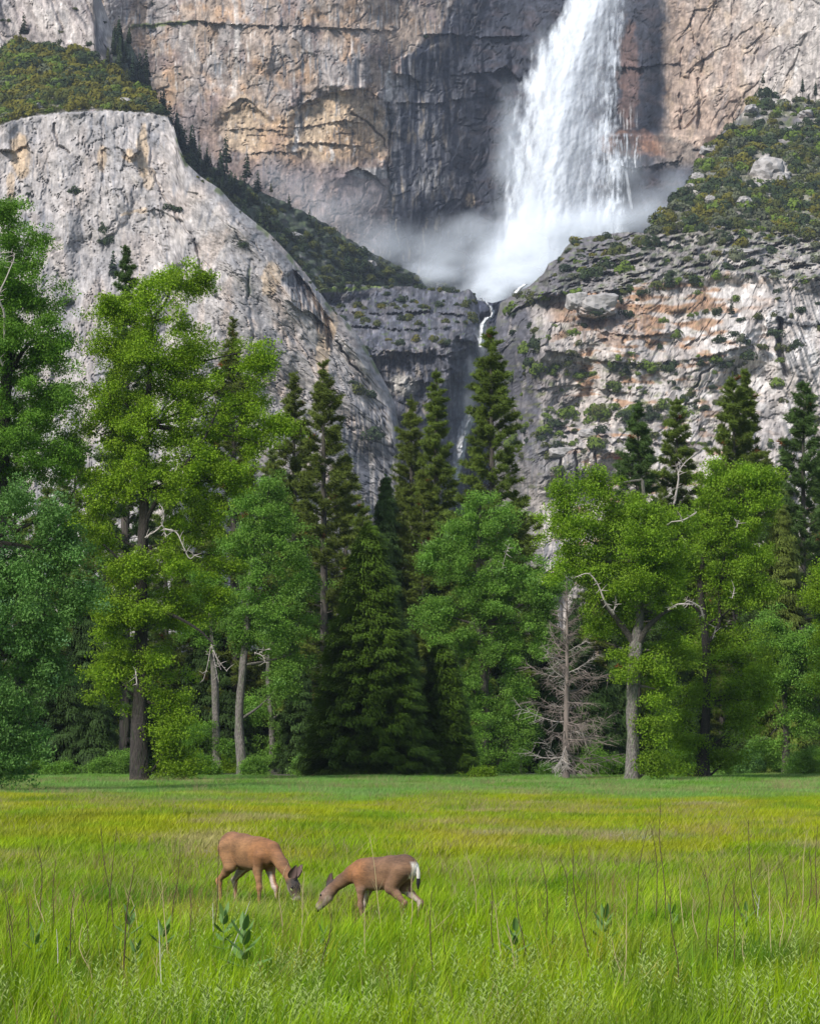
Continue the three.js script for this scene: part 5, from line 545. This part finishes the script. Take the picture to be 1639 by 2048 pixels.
{ const near = [tussock(105, 0.25, 0.16, 0.42, 0.0085, 1, 0.5), tussock(105, 0.25, 0.14, 0.36, 0.009, 2, 0.7), tussock(70, 0.22, 0.22, 0.55, 0.0075, 3, 0.6)], far = [tussock(150, 0.42, 0.12, 0.30, 0.013, 4, 0.5), tussock(150, 0.42, 0.12, 0.26, 0.013, 5, 0.7)], heads = [tussock(14, 0.35, 0.42, 0.68, 0.009, 6, 0.9)];
  const r = rng(31), L = { near: [[], [], []], far: [[], []], heads: [[]] };
  const hue = (x, z) => {                                          // what grows where: fresh green near, gold-olive sedge in the middle, blue-green by the wood
    const d = -z, n = fbm(x / 6 + 3, z / 11, 4), q = fbm(x / 1.8, z / 4 + 8, 3), p = fbm(x / 3.2 + 40, z / 7 + 2, 4), c = [0.30, 0.44, 0.008];
    mixc(c, [0.14, 0.29, 0.008], sst(0.0, 0.32, q) * 0.8); mixc(c, [0.36, 0.44, 0.03], 0.7 * sst(0.08, 0.36, p)); mixc(c, [0.10, 0.22, 0.01], 0.6 * sst(0.14, 0.4, fbm(x / 2.6 + 90, z / 5, 3)));
    const mid = sst(50, 64, d + 12 * n) * (1 - sst(100, 124, d + 30 * n)); mixc(c, [0.39, 0.43, 0.014], mid * 0.9 * sst(-0.4, 0.0, p + 0.5 * q)); mixc(c, [0.47, 0.41, 0.05], mid * 0.5 * sst(0.02, 0.3, fbm(x / 3 + 70, z / 9, 4))); mixc(c, [0.20, 0.34, 0.012], mid * 0.75 * sst(0.08, 0.3, fbm(x / 2 + 17, z / 8 + 60, 4)));
    mixc(c, [0.50, 0.42, 0.20], 0.75 * sst(52, 62, d) * (1 - sst(128, 146, d)) * sst(0.14, 0.38, fbm(x / 3 + 50, z / 6, 4)));
    mixc(c, [0.22, 0.40, 0.10], 0.85 * sst(104, 124, d + 22 * n)); mixc(c, [0.17, 0.34, 0.03], 0.8 * sst(112, 130, d) * sst(0.0, 0.25, p)); mixc(c, [0.36, 0.40, 0.14], 0.6 * sst(112, 124, d) * sst(0.12, 0.35, fbm(x / 4 + 31, z / 12, 3))); return c;
  };
  const sow = (z0, z1, per, fn) => { const hw = (d) => d * 0.155 + 3.2; let area = 0; for (let d = z0; d < z1; d += 0.5) area += 2 * hw(d) * 0.5; const n = area * per; for (let i = 0; i < n; i++) { let d, x; do { d = z0 + (z1 - z0) * r(); x = (r() * 2 - 1) * hw(z1); } while (Math.abs(x) > hw(d)); fn(x, -d); } };
  sow(20, 78, 15, (x, z) => { const d = -z; if (r() < sst(50, 78, d)) return; const c = hue(x, z), b = 0.62 + 0.7 * r(), s = (0.62 + 0.6 * r()) * (1 + 0.8 * fbm(x / 1.1, z / 1.6 + 5, 3)) * (d > 52 ? 0.8 : 1), k = Math.floor(r() * 3), q = r(), pale = q < 0.07 ? [1.35, 1.15, 5] : q < 0.15 ? [0.6, 0.75, 2.4] : q < 0.2 ? [1.35, 0.95, 3] : [1, 1, 1]; L.near[k].push({ m: place(x, swell(x, z) - 0.03, z, 0, (r() - 0.5) * 1.4, 0, s * 1.1, s * (0.75 + 0.5 * r()) * lerp(1.15, 0.72, sst(28, 40, d)), s * 1.1), c: [c[0] * b * pale[0], c[1] * b * pale[1], c[2] * b * pale[2]] }); });
  sow(48, 172, 6.8, (x, z) => { const d = -z; if (r() > sst(44, 74, d)) return; const c = hue(x, z), b = 0.75 + 0.5 * r(), s = (0.9 + 0.5 * r()) * (1 + 0.4 * fbm(x / 4, z / 6 + 5, 2)) * lerp(1.1, 0.95, sst(60, 110, d)); L.far[Math.floor(r() * 2)].push({ m: place(x, swell(x, z) - 0.03, z, 0, (r() - 0.5) * 1.6, 0, s * 1.2, s, s * 1.2), c: [c[0] * b, c[1] * b, c[2] * b] }); });
  sow(21, 56, 1.7, (x, z) => { if (r() < 0.4 - fbm(x / 2 + 20, z / 3, 3)) return; const b = 0.8 + 0.4 * r(), s = 0.5 + 0.5 * r(); L.heads[0].push({ m: place(x, swell(x, z), z, 0, r() * 1.4 - 0.7, 0, s, 0.7 + 0.7 * r(), s), c: r() < 0.4 ? [0.30 * b, 0.19 * b, 0.09 * b] : [0.42 * b, 0.40 * b, 0.16 * b] }); });
  sow(46, 150, 0.9, (x, z) => { if (fbm(x / 5 + 50, z / 8, 4) + 0.3 * (r() - 0.5) < 0.02) return; const b = 0.8 + 0.4 * r(); L.heads[0].push({ m: place(x, swell(x, z), z, 0, r() * 1.4 - 0.7, 0, 1.1, 0.9 + 0.3 * r(), 1.1), c: [0.36 * b, 0.29 * b, 0.15 * b] }); });
  const G = new THREE.Group(); G.name = 'grass'; tag(G, 'long green and golden meadow grass over the whole foreground', 'grass', null, 'stuff'); scene.add(G);
  near.forEach((g, i) => copies('blades', g, bladeMat, L.near[i], G, 'stuff')); far.forEach((g, i) => copies('blades', g, bladeMat, L.far[i], G, 'stuff')); copies('seed_heads', heads[0], bladeMat, L.heads[0], G, 'stuff'); }

// ---------- leafy plants and stalks in the foreground ----------
function lanceLeaf(len, wide, curl) { const pos = [], n = 5; for (let i = 0; i < n; i++) { const a = i / n, b = (i + 1) / n, W = (t) => wide / 2 * Math.sin(Math.PI * Math.pow(t, 0.8)) ** 0.8 + 0.001, Y = (t) => curl * t * t * len, q = (t, s) => [s * W(t), t * len * (1 - 0.2 * curl * t), Y(t) + Math.abs(s) * W(t) * 0.45]; for (const s of [-1, 1]) { const A = q(a, 0), B = q(b, 0), C1 = q(a, s), D = q(b, s); pos.push(...A, ...C1, ...D, ...A, ...D, ...B); } } return soup(pos); }
const milkLeafMat = leafy([0.135, 0.24, 0.062], 0.5, 0.3), milkStem = mat({ color: new THREE.Color().setRGB(0.20, 0.26, 0.10) }), MILK = lanceLeaf(0.19, 0.066, 0.12);
function milkweed(px, py, h, pairs, label, seed, scale = 1) {      // py: where the top of the plant shows, base in the grass
  const b = ground(px, py), r = rng(seed), root = thing('milkweed', label, 'plant', b); root.rotation.y = r() * 3;
  part('stem', limb([[0, -0.03, 0, 0.007], [0.01, h * 0.5, 0.005, 0.006], [0, h, 0, 0.004]], 6, 0.02, seed), milkStem, root);
  for (let k = 0; k < pairs; k++) for (const s of [0, Math.PI]) { const t = k / Math.max(1, pairs - 1), m = new THREE.Mesh(MILK, milkLeafMat); m.name = 'leaf'; m.castShadow = m.receiveShadow = true; m.position.set(0, h * (0.42 + 0.56 * t), 0); m.rotation.set(0, k * 1.57 + s + (r() - 0.5) * 0.5, 0, 'YXZ'); m.rotateX(lerp(1.15, 0.30, t) + (r() - 0.5) * 0.25); m.scale.setScalar(1.25 * scale * lerp(1.1, 0.85, t) * (0.9 + 0.25 * r())); root.add(m); }
}
milkweed(487, 1985, 0.62, 6, 'largest leafy milkweed plant in the grass below the left deer', 1, 1.05); milkweed(447, 1945, 0.60, 5, 'milkweed plant just left of the largest milkweed', 2, 0.85); milkweed(326, 1965, 0.55, 5, 'milkweed plant beside a pale upright stick left of the deer', 3, 0.8); milkweed(258, 1932, 0.55, 4, 'milkweed plant with a drooping lower leaf further left', 4, 0.8); milkweed(70, 1975, 0.5, 5, 'milkweed plant nearest the left picture edge', 5, 0.8); milkweed(136, 1965, 0.42, 3, 'small milkweed in thin stalks near left edge', 11, 0.6); milkweed(647, 1945, 0.42, 3, 'small milkweed top beside the fallen pale stick', 6, 0.6); milkweed(1030, 1955, 0.5, 5, 'dark milkweed right of centre among dry stalks', 7, 0.8); milkweed(1208, 1930, 0.52, 5, 'broad milkweed plant right of centre', 8, 1.0); milkweed(1343, 1898, 0.42, 3, 'small milkweed in front of the dark grass patch', 9, 0.7); milkweed(1492, 1900, 0.46, 4, 'small milkweed left of the branched pale stalk', 10, 0.7); milkweed(270, 1980, 0.38, 3, 'low milkweed in the front left corner thicket', 12, 0.7);
const stalkBrown = mat({ color: new THREE.Color().setRGB(0.075, 0.04, 0.025) }), stalkTan = mat({ color: new THREE.Color().setRGB(0.42, 0.33, 0.17) }), stalkGrey = mat({ color: new THREE.Color().setRGB(0.50, 0.47, 0.42) });
function stalk(px, base, topX, topY, matl, label, seed, o = {}) {  // dry stem from the grass to (topX, topY)
  const b = ground(px, base), d = -b.z, e = at(topX, topY, d, new THREE.Vector3()).sub(b), r = rng(seed), root = thing(o.name ?? 'dry_stalk', label, o.category ?? 'stalk', b, o.group), w = o.w ?? 0.0045, j = o.bent ?? 0.03;
  part('stem', limb([[0, -0.03, 0, w], [e.x * 0.35 + (r() - 0.5) * j, e.y * 0.35, (r() - 0.5) * j, w * 0.9], [e.x * 0.7 + (r() - 0.5) * j, e.y * 0.7, (r() - 0.5) * j, w * 0.75], [e.x, e.y, 0.02, w * 0.4]], 5, 0.05, seed, 9), matl, root);
  const twigs = []; for (let k = 0; k < (o.twigs ?? 5); k++) { const t = 0.45 + 0.55 * r(), s = r() < 0.5 ? -1 : 1, l = 0.05 + 0.13 * r(); twigs.push(limb([[e.x * t, e.y * t, 0.01, w * 0.4], [e.x * t + s * l * 0.45, e.y * t + l, (r() - 0.5) * 0.05, w * 0.2]], 3, 0, 1, 1)); }
  if (twigs.length) part('twigs', mergeGeometries(twigs), matl, root); return root;
}
for (const [x, y, X, Y, l] of [[1330, 1870, 1320, 1600, 'tallest dark dry stalk standing right of centre'], [1527, 1900, 1495, 1640, 'tall dark stalk leaning left near right edge'], [1585, 1905, 1560, 1720, 'dark stalk nearest the right picture edge'], [1310, 1870, 1300, 1650, 'dark stalk just left of the tallest dry stalk'], [1200, 1990, 1146, 1700, 'long thin dark stalk curving left in the right meadow'], [1140, 1870, 1118, 1715, 'dark stalk above the dark milkweed right of centre'], [240, 2040, 270, 1730, 'long dark stalk leaning right at lower left'], [85, 1885, 76, 1690, 'dark double stalk near the left edge'], [1096, 1940, 1080, 1716, 'upright dark stalk left of the curving one']]) stalk(x, y, X, Y, stalkBrown, l, x, { w: 0.0068, bent: 0.14, twigs: 9 });
{ const G = 'thin dry stalks scattered through the foreground grass', r = rng(88), xs = [20, 55, 95, 140, 190, 230, 300, 350, 180, 395, 420, 600, 640, 745, 770, 810, 905, 960, 1000, 1060, 1165, 1190, 1235, 1250, 1285, 1375, 1395, 1430, 1460, 1480, 1545, 1610, 1625, 150, 210, 560, 1040, 1110, 1270, 1420, 1500, 1570, 30, 110, 280, 340, 880, 1010, 1350, 1590];
  xs.forEach((x, i) => { const y = 1870 + 150 * r(), h = 110 + 130 * r(); stalk(x, y, x + (r() - 0.55) * 60, y - h, r() < 0.55 ? stalkBrown : stalkTan, 'thin dry stalk standing in the foreground grass', i + 300, { w: 0.006, bent: 0.10, twigs: 5, group: G, name: 'thin_stalk' }); }); }
for (const [x, y, X, Y, l, t] of [[656, 1915, 735, 1938, 'pale fallen stick lying in the grass under the deer', 0], [445, 1960, 500, 1802, 'pale leaning dead stem above the largest milkweed', 0], [330, 2030, 318, 1840, 'pale upright stick through the milkweed left of the deer', 1], [115, 1990, 114, 1858, 'pale grey upright stick near the left edge', 0], [424, 1920, 426, 1806, 'short pale upright stick below the left deer', 0], [1512, 1895, 1518, 1790, 'branched pale stalk in the right foreground', 4], [1425, 2040, 1452, 1960, 'pale short stem at lower right', 1], [1482, 1898, 1438, 1866, 'pale leaning twig beside the small right milkweed', 0], [820, 1905, 905, 1825, 'long pale grass stem leaning right of the right deer', 2], [215, 2046, 200, 1980, 'pale stem in the front left corner', 0], [1550, 1945, 1590, 1830, 'pale leaning stem at far right foreground', 2], [580, 1980, 618, 1820, 'pale leaning seed stem between deer and milkweed', 3]]) stalk(x, y, X, Y, x === 580 || x === 820 || x === 1550 ? stalkTan : stalkGrey, l, x + 7, { w: x === 580 || x === 820 ? 0.004 : 0.0065, twigs: t, name: 'pale_stick', category: 'stick' });
// silvery leafy herbs along the bottom
{ const R = rng(61), gs = [], leaf = lanceLeaf(0.060, 0.011, 0.3); for (let k = 0; k < 20; k++) { const g = leaf.clone(), a = k * 2.4; g.rotateX(0.35 + 0.5 * R()); g.rotateY(a); g.translate(0, 0.06 + k * 0.019, 0); gs.push(g); } const herb = mergeGeometries(gs), list = [], r = rng(62);
  for (let i = 0; i < 1700; i++) { const d = 22.5 + 18 * r() * r(), x = (r() * 2 - 1) * (d * 0.155 + 0.6), z = -d; if (fbm(x / 1.1 + 7, z / 1.6, 3) + 0.25 * sst(0, -2.5, x) * 0 < lerp(-0.08, 0.18, sst(24, 38, d))) continue; const b = 0.8 + 0.4 * r(), s = 0.6 + 0.5 * r(); list.push({ m: place(x, swell(x, z) + 0.02, z, (r() - 0.5) * 0.3, r() * 6.28, (r() - 0.5) * 0.3 - 0.1, s, s * 1.15, s), c: [0.38 * b, 0.47 * b, 0.14 * b] }); }
  const o = new THREE.Group(); o.name = 'herbs'; tag(o, 'pale silvery leafy herbs among the nearest grass', 'herb', null, 'stuff'); scene.add(o); copies('leafy_stems', herb, bladeMat, list, o, 'stuff'); }

// ---------- the two deer ----------
function deerBody(J, coat) {                                       // J: bones [ax, ay, az, ar, bx, by, bz, br, flatten]; one continuous surface
  const N = 112, lo = [-0.86, -0.04, -0.36], hi = [1.14, 1.14, 0.36], mc = new MarchingCubes(N, new THREE.MeshBasicMaterial(), false, false, 90000), half = N / 2;
  for (let k = 0; k < N; k++) for (let j = 0; j < N; j++) for (let i = 0; i < N; i++) {
    const x = lo[0] + (hi[0] - lo[0]) * i / N, y = lo[1] + (hi[1] - lo[1]) * j / N, z = lo[2] + (hi[2] - lo[2]) * k / N; let f = 9;
    for (const b of J) {
      const w = b[8] ?? 1, dx = b[4] - b[0], dy = b[5] - b[1], dz = (b[6] - b[2]) / w, px = x - b[0], py = y - b[1], pz = (z - b[2]) / w, t = clamp((px * dx + py * dy + pz * dz) / (dx * dx + dy * dy + dz * dz + 1e-9)), d = Math.sqrt((px - t * dx) ** 2 + (py - t * dy) ** 2 + (pz - t * dz) ** 2) - lerp(b[3], b[7], t);
      if (d > 0.4) { f = Math.min(f, d); continue; } const s = 0.035, h = clamp(0.5 + 0.5 * (f - d) / s); f = lerp(f, d, h) - s * h * (1 - h);
    }
    mc.field[i + j * N + k * N * N] = -f;
  }
  mc.isolation = 0; mc.update();
  const n = mc.count, P = mc.positionArray, key = new Map(), pos = [], idx = [], col = [];
  for (let i = 0; i < n; i++) { const x = lo[0] + (hi[0] - lo[0]) * (P[i * 3] * half + half) / N, y = lo[1] + (hi[1] - lo[1]) * (P[i * 3 + 1] * half + half) / N, z = lo[2] + (hi[2] - lo[2]) * (P[i * 3 + 2] * half + half) / N, q = Math.round(x * 4000) + ',' + Math.round(y * 4000) + ',' + Math.round(z * 4000); let v = key.get(q); if (v === undefined) { v = pos.length / 3; key.set(q, v); pos.push(x, y, z); const c = coat(x, y, z), s = 1 + 0.55 * fbm(x * 6 + z * 5, y * 8, 3) + 0.42 * fbm(x * 22 + z * 9, y * 55, 3) + 0.18 * n2(x * 60, y * 130 + z * 60); col.push(c[0] * s, c[1] * s, c[2] * s); } idx.push(v); }
  const g = new THREE.BufferGeometry(); g.setAttribute('position', new THREE.Float32BufferAttribute(pos, 3)); g.setAttribute('color', new THREE.Float32BufferAttribute(col, 3)); g.setIndex(idx); g.computeVertexNormals(); return g;
}
const leg = (pts, w = 1) => pts.slice(1).map((p, i) => [...pts[i], ...p, w]);
const furMat = mat({ vertexColors: true, roughness: 0.85, side: THREE.DoubleSide }), earMat = mat({ color: new THREE.Color().setRGB(0.05, 0.036, 0.032), side: THREE.DoubleSide }), innerMat = mat({ color: new THREE.Color().setRGB(0.10, 0.062, 0.052), side: THREE.DoubleSide }), eyeMat = mat({ color: new THREE.Color().setRGB(0.008, 0.006, 0.005), roughness: 0.15 }), hoofMat = mat({ color: new THREE.Color().setRGB(0.03, 0.025, 0.02), roughness: 0.6 }), whiteFur = mat({ color: new THREE.Color().setRGB(0.62, 0.58, 0.52) }), tanFur = mat({ color: new THREE.Color().setRGB(0.26, 0.13, 0.06) }), blackFur = mat({ color: new THREE.Color().setRGB(0.012, 0.011, 0.012) });
function ear(root, p, rot, len = 0.195) {                          // a cupped leaf-shaped ear
  const shape = (inset, lift) => { const pos = [], idx = [], n = 10, m = 8; for (let i = 0; i <= n; i++) for (let j = 0; j <= m; j++) { const t = i / n, s = j / m * 2 - 1, w = (0.060 - inset) * Math.pow(Math.sin(Math.PI * Math.min(1, 0.12 + 0.88 * Math.pow(t, 0.75))), 0.7); pos.push(s * w, t * len * (1 - inset * 3) + inset * 2, 0.55 * w * s * s - 0.012 * t + lift); } for (let i = 0; i < n; i++) for (let j = 0; j < m; j++) { const a = i * (m + 1) + j, b = a + m + 1; idx.push(a, b, a + 1, a + 1, b, b + 1); } const g = new THREE.BufferGeometry(); g.setAttribute('position', new THREE.Float32BufferAttribute(pos, 3)); g.setIndex(idx); g.computeVertexNormals(); return g; };
  const e = part('ear', mergeGeometries([shape(0, 0), shape(0.001, -0.007)]), earMat, root); e.position.set(...p); e.rotation.set(...rot, 'YXZ'); part('inner_ear', shape(0.010, 0.006), innerMat, e); return e;
}
function deer(o) {
  const root = thing('deer', o.label, 'deer', ground(o.at[0], o.at[1])); root.rotation.y = o.turn; root.scale.setScalar(o.scale); const [n0, n1, n2p, nose] = o.neck;
  const torso = [[-0.44, 0.84, 0, 0.165, -0.20, 0.80, 0, 0.185, 0.86], [-0.20, 0.79, 0, 0.19, 0.12, 0.745, 0, 0.205, 0.84], [0.12, 0.75, 0, 0.20, 0.28, 0.74, 0, 0.165, 0.80], [-0.50, 0.82, 0, 0.135, -0.40, 0.86, 0, 0.14, 0.9], [0.20, 0.86, 0, 0.075, 0.32, 0.83, 0, 0.075, 0.8], [-0.15, 0.685, 0, 0.16, 0.10, 0.665, 0, 0.165, 0.9], [0.30, 0.70, 0, 0.13, 0.36, 0.74, 0, 0.11, 0.8]];
  const neck = [[0.26, 0.80, 0, 0.135, ...n0, 0, 0.118, 0.74], [...n0, 0, 0.115, ...n1, 0, 0.088, 0.78], [...n1, 0, 0.088, ...n2p, 0, 0.070, 0.82]];
  const hx = nose[0] - n2p[0], hy = nose[1] - n2p[1], hl = Math.hypot(hx, hy), ux = hx / hl, uy = hy / hl, h = (t, q) => [n2p[0] + hx * t - uy * q, n2p[1] + hy * t + ux * q, 0];   // along the head, towards the brow
  const head = [[...h(0.02, 0.0), 0.088, ...h(0.38, 0.008), 0.088, 0.80], [...h(0.38, 0.004), 0.082, ...h(0.85, -0.006), 0.050, 0.78], [...h(0.85, -0.006), 0.050, ...h(1, -0.008), 0.040, 0.95], [...h(0.30, -0.04), 0.060, ...h(0.62, -0.042), 0.036, 0.75], [h(0.34, 0.048)[0], h(0.34, 0.048)[1], 0.038, 0.022, h(0.44, 0.042)[0], h(0.44, 0.042)[1], 0.038, 0.018], [h(0.34, 0.048)[0], h(0.34, 0.048)[1], -0.038, 0.022, h(0.44, 0.042)[0], h(0.44, 0.042)[1], -0.038, 0.018]];
  const rump = o.rump ?? 0;
  const coat = (x, y, z) => {
    const c = [...o.coat]; mixc(c, o.back, 0.7 * sst(0.84, 0.98, y + (x > 0.3 ? (x - 0.3) * 0.9 : 0)) ); mixc(c, o.belly, 0.75 * sst(0.60, 0.52, y) * sst(-0.5, -0.3, x) * sst(0.4, 0.25, x) * (Math.abs(z) < 0.15 ? 1 : 0.3)); mixc(c, o.shoulder, 0.6 * sst(0.32, 0.06, Math.hypot((x - 0.30) / 1.1, (y - 0.78))));
    mixc(c, o.legTone, 0.8 * sst(0.60, 0.42, y) * (x < 0.5 && y < 0.62 && (n2p[0] - x) > 0.25 ? 1 : 0)); if (y < 0.5 && x < 0.5) mixc(c, [0.50, 0.42, 0.37], 0.75 * sst(0.085, 0.06, Math.abs(z)));
    const t = ((x - n2p[0]) * ux + (y - n2p[1]) * uy) / hl, q = -(x - n2p[0]) * uy + (y - n2p[1]) * ux; if (t > -0.25 && Math.abs(q) < 0.14 && x > 0.5) { mixc(c, o.face, sst(-0.2, 0.15, t)); mixc(c, o.brow, 0.9 * sst(0.03, 0.06, q) * sst(-0.05, 0.1, t) * sst(0.62, 0.45, t)); mixc(c, [0.30, 0.24, 0.20], 0.7 * sst(-0.01, -0.04, q) * sst(0.1, 0.3, t)); mixc(c, [0.36, 0.30, 0.26], 0.6 * sst(0.74, 0.82, t) * sst(0.96, 0.90, t)); mixc(c, [0.015, 0.013, 0.012], sst(0.93, 0.97, t)); }
    if (x < -0.45) mixc(c, [0.66, 0.61, 0.54], rump * sst(0.10, 0.07, Math.abs(z)) * sst(0.60, 0.68, y) * sst(0.93, 0.87, y) * sst(-0.50, -0.56, x + 0.05 * (y - 0.8)));
    return c;
  };
  part('body', deerBody([...torso, ...neck, ...head, ...o.legs.flatMap((l) => leg(l))], coat), furMat, root);
  for (const l of o.legs) { const f = l[l.length - 1], g = new THREE.CylinderGeometry(0.024, 0.034, 0.055, 8); g.scale(1.25, 1, 0.9); const hf = part('hoof', g, hoofMat, root); hf.position.set(f[0] + 0.008, 0.028, f[2]); }
  for (const s of [-1, 1]) { const e = h(0.40, 0.046), m = part('eye', new THREE.SphereGeometry(0.0175, 12, 8), eyeMat, root); m.position.set(e[0], e[1], s * 0.066); const r = o.ears[s > 0 ? 0 : 1], b = h(0.03, 0.055); ear(root, [b[0], b[1], s * 0.045], r); }
  const nz = part('nose', new THREE.SphereGeometry(0.026, 10, 8), blackFur, root), np = h(1.06, 0.0); nz.position.set(np[0], np[1], 0); nz.scale.set(0.9, 0.8, 1.1);
  const tail = part('tail', limb([[-0.575, 0.87, 0, 0.028], [-0.625, 0.81, 0, 0.028], [-0.640, 0.72, 0.004, 0.026], [-0.636, 0.64, 0.006, 0.018]], 8, 0.08, 3), o.tail ?? whiteFur, root); if (o.tail === whiteFur) part('tail_tip', limb([[-0.640, 0.69, 0.005, 0.029], [-0.638, 0.62, 0.006, 0.027], [-0.630, 0.545, 0.008, 0.008]], 8, 0.05, 4), blackFur, tail);
  return root;
}
const foreLeg = (z, k = 0, lift = 0) => [[0.27, 0.70, z * 0.9, 0.095], [0.22 + k * 0.15, 0.52, z, 0.058], [0.25 + k * 0.55, 0.31, z * 0.95, 0.034], [0.25 + k * 0.80, 0.29, z * 0.95, 0.030], [0.24 + k, 0.10, z * 0.9, 0.020], [0.27 + k, 0.03, z * 0.9, 0.024]];
const hindLeg = (z, k = 0) => [[-0.42, 0.78, z * 0.75, 0.14], [-0.32 + k * 0.5, 0.56, z * 1.1, 0.085], [-0.42 + k * 0.7, 0.47, z, 0.052], [-0.565 + k, 0.36, z, 0.034], [-0.545 + k, 0.32, z, 0.029], [-0.52 + k, 0.10, z * 0.95, 0.021], [-0.48 + k, 0.03, z * 0.95, 0.024]];
deer({ label: 'reddish tan deer at left grazing with head straight down', at: [505, 1817], turn: -0.82, scale: 1.10, tail: tanFur, neck: [[0.40, 0.78], [0.60, 0.60], [0.78, 0.42], [0.915, 0.13]], legs: [foreLeg(0.10, 0.0), foreLeg(-0.10, 0.14), hindLeg(0.10, -0.02), hindLeg(-0.10, 0.06)], ears: [[0.35, 0.5, -0.45], [-0.5, 0.3, -0.1]],
  coat: [0.235, 0.118, 0.050], back: [0.165, 0.075, 0.038], belly: [0.32, 0.20, 0.11], shoulder: [0.235, 0.095, 0.032], legTone: [0.29, 0.14, 0.06], face: [0.085, 0.06, 0.046], brow: [0.035, 0.028, 0.026], rump: 0 });
deer({ label: 'greyish brown deer at right with white rump and black tail tip', at: [756, 1858], turn: Math.PI - 0.56, scale: 0.95, neck: [[0.42, 0.72], [0.60, 0.62], [0.76, 0.50], [1.00, 0.23]], legs: [foreLeg(0.10, 0.06), foreLeg(-0.10, -0.04), hindLeg(0.10, -0.06), hindLeg(-0.11, 0.07)], ears: [[0.1, 3.0, -0.15], [0.05, 0.5, 0.95]],
  coat: [0.172, 0.092, 0.048], back: [0.095, 0.05, 0.032], belly: [0.26, 0.17, 0.12], shoulder: [0.26, 0.10, 0.028], legTone: [0.25, 0.13, 0.08], face: [0.22, 0.14, 0.10], brow: [0.14, 0.09, 0.07], rump: 1, tail: whiteFur });

renderer.render(scene, camera);
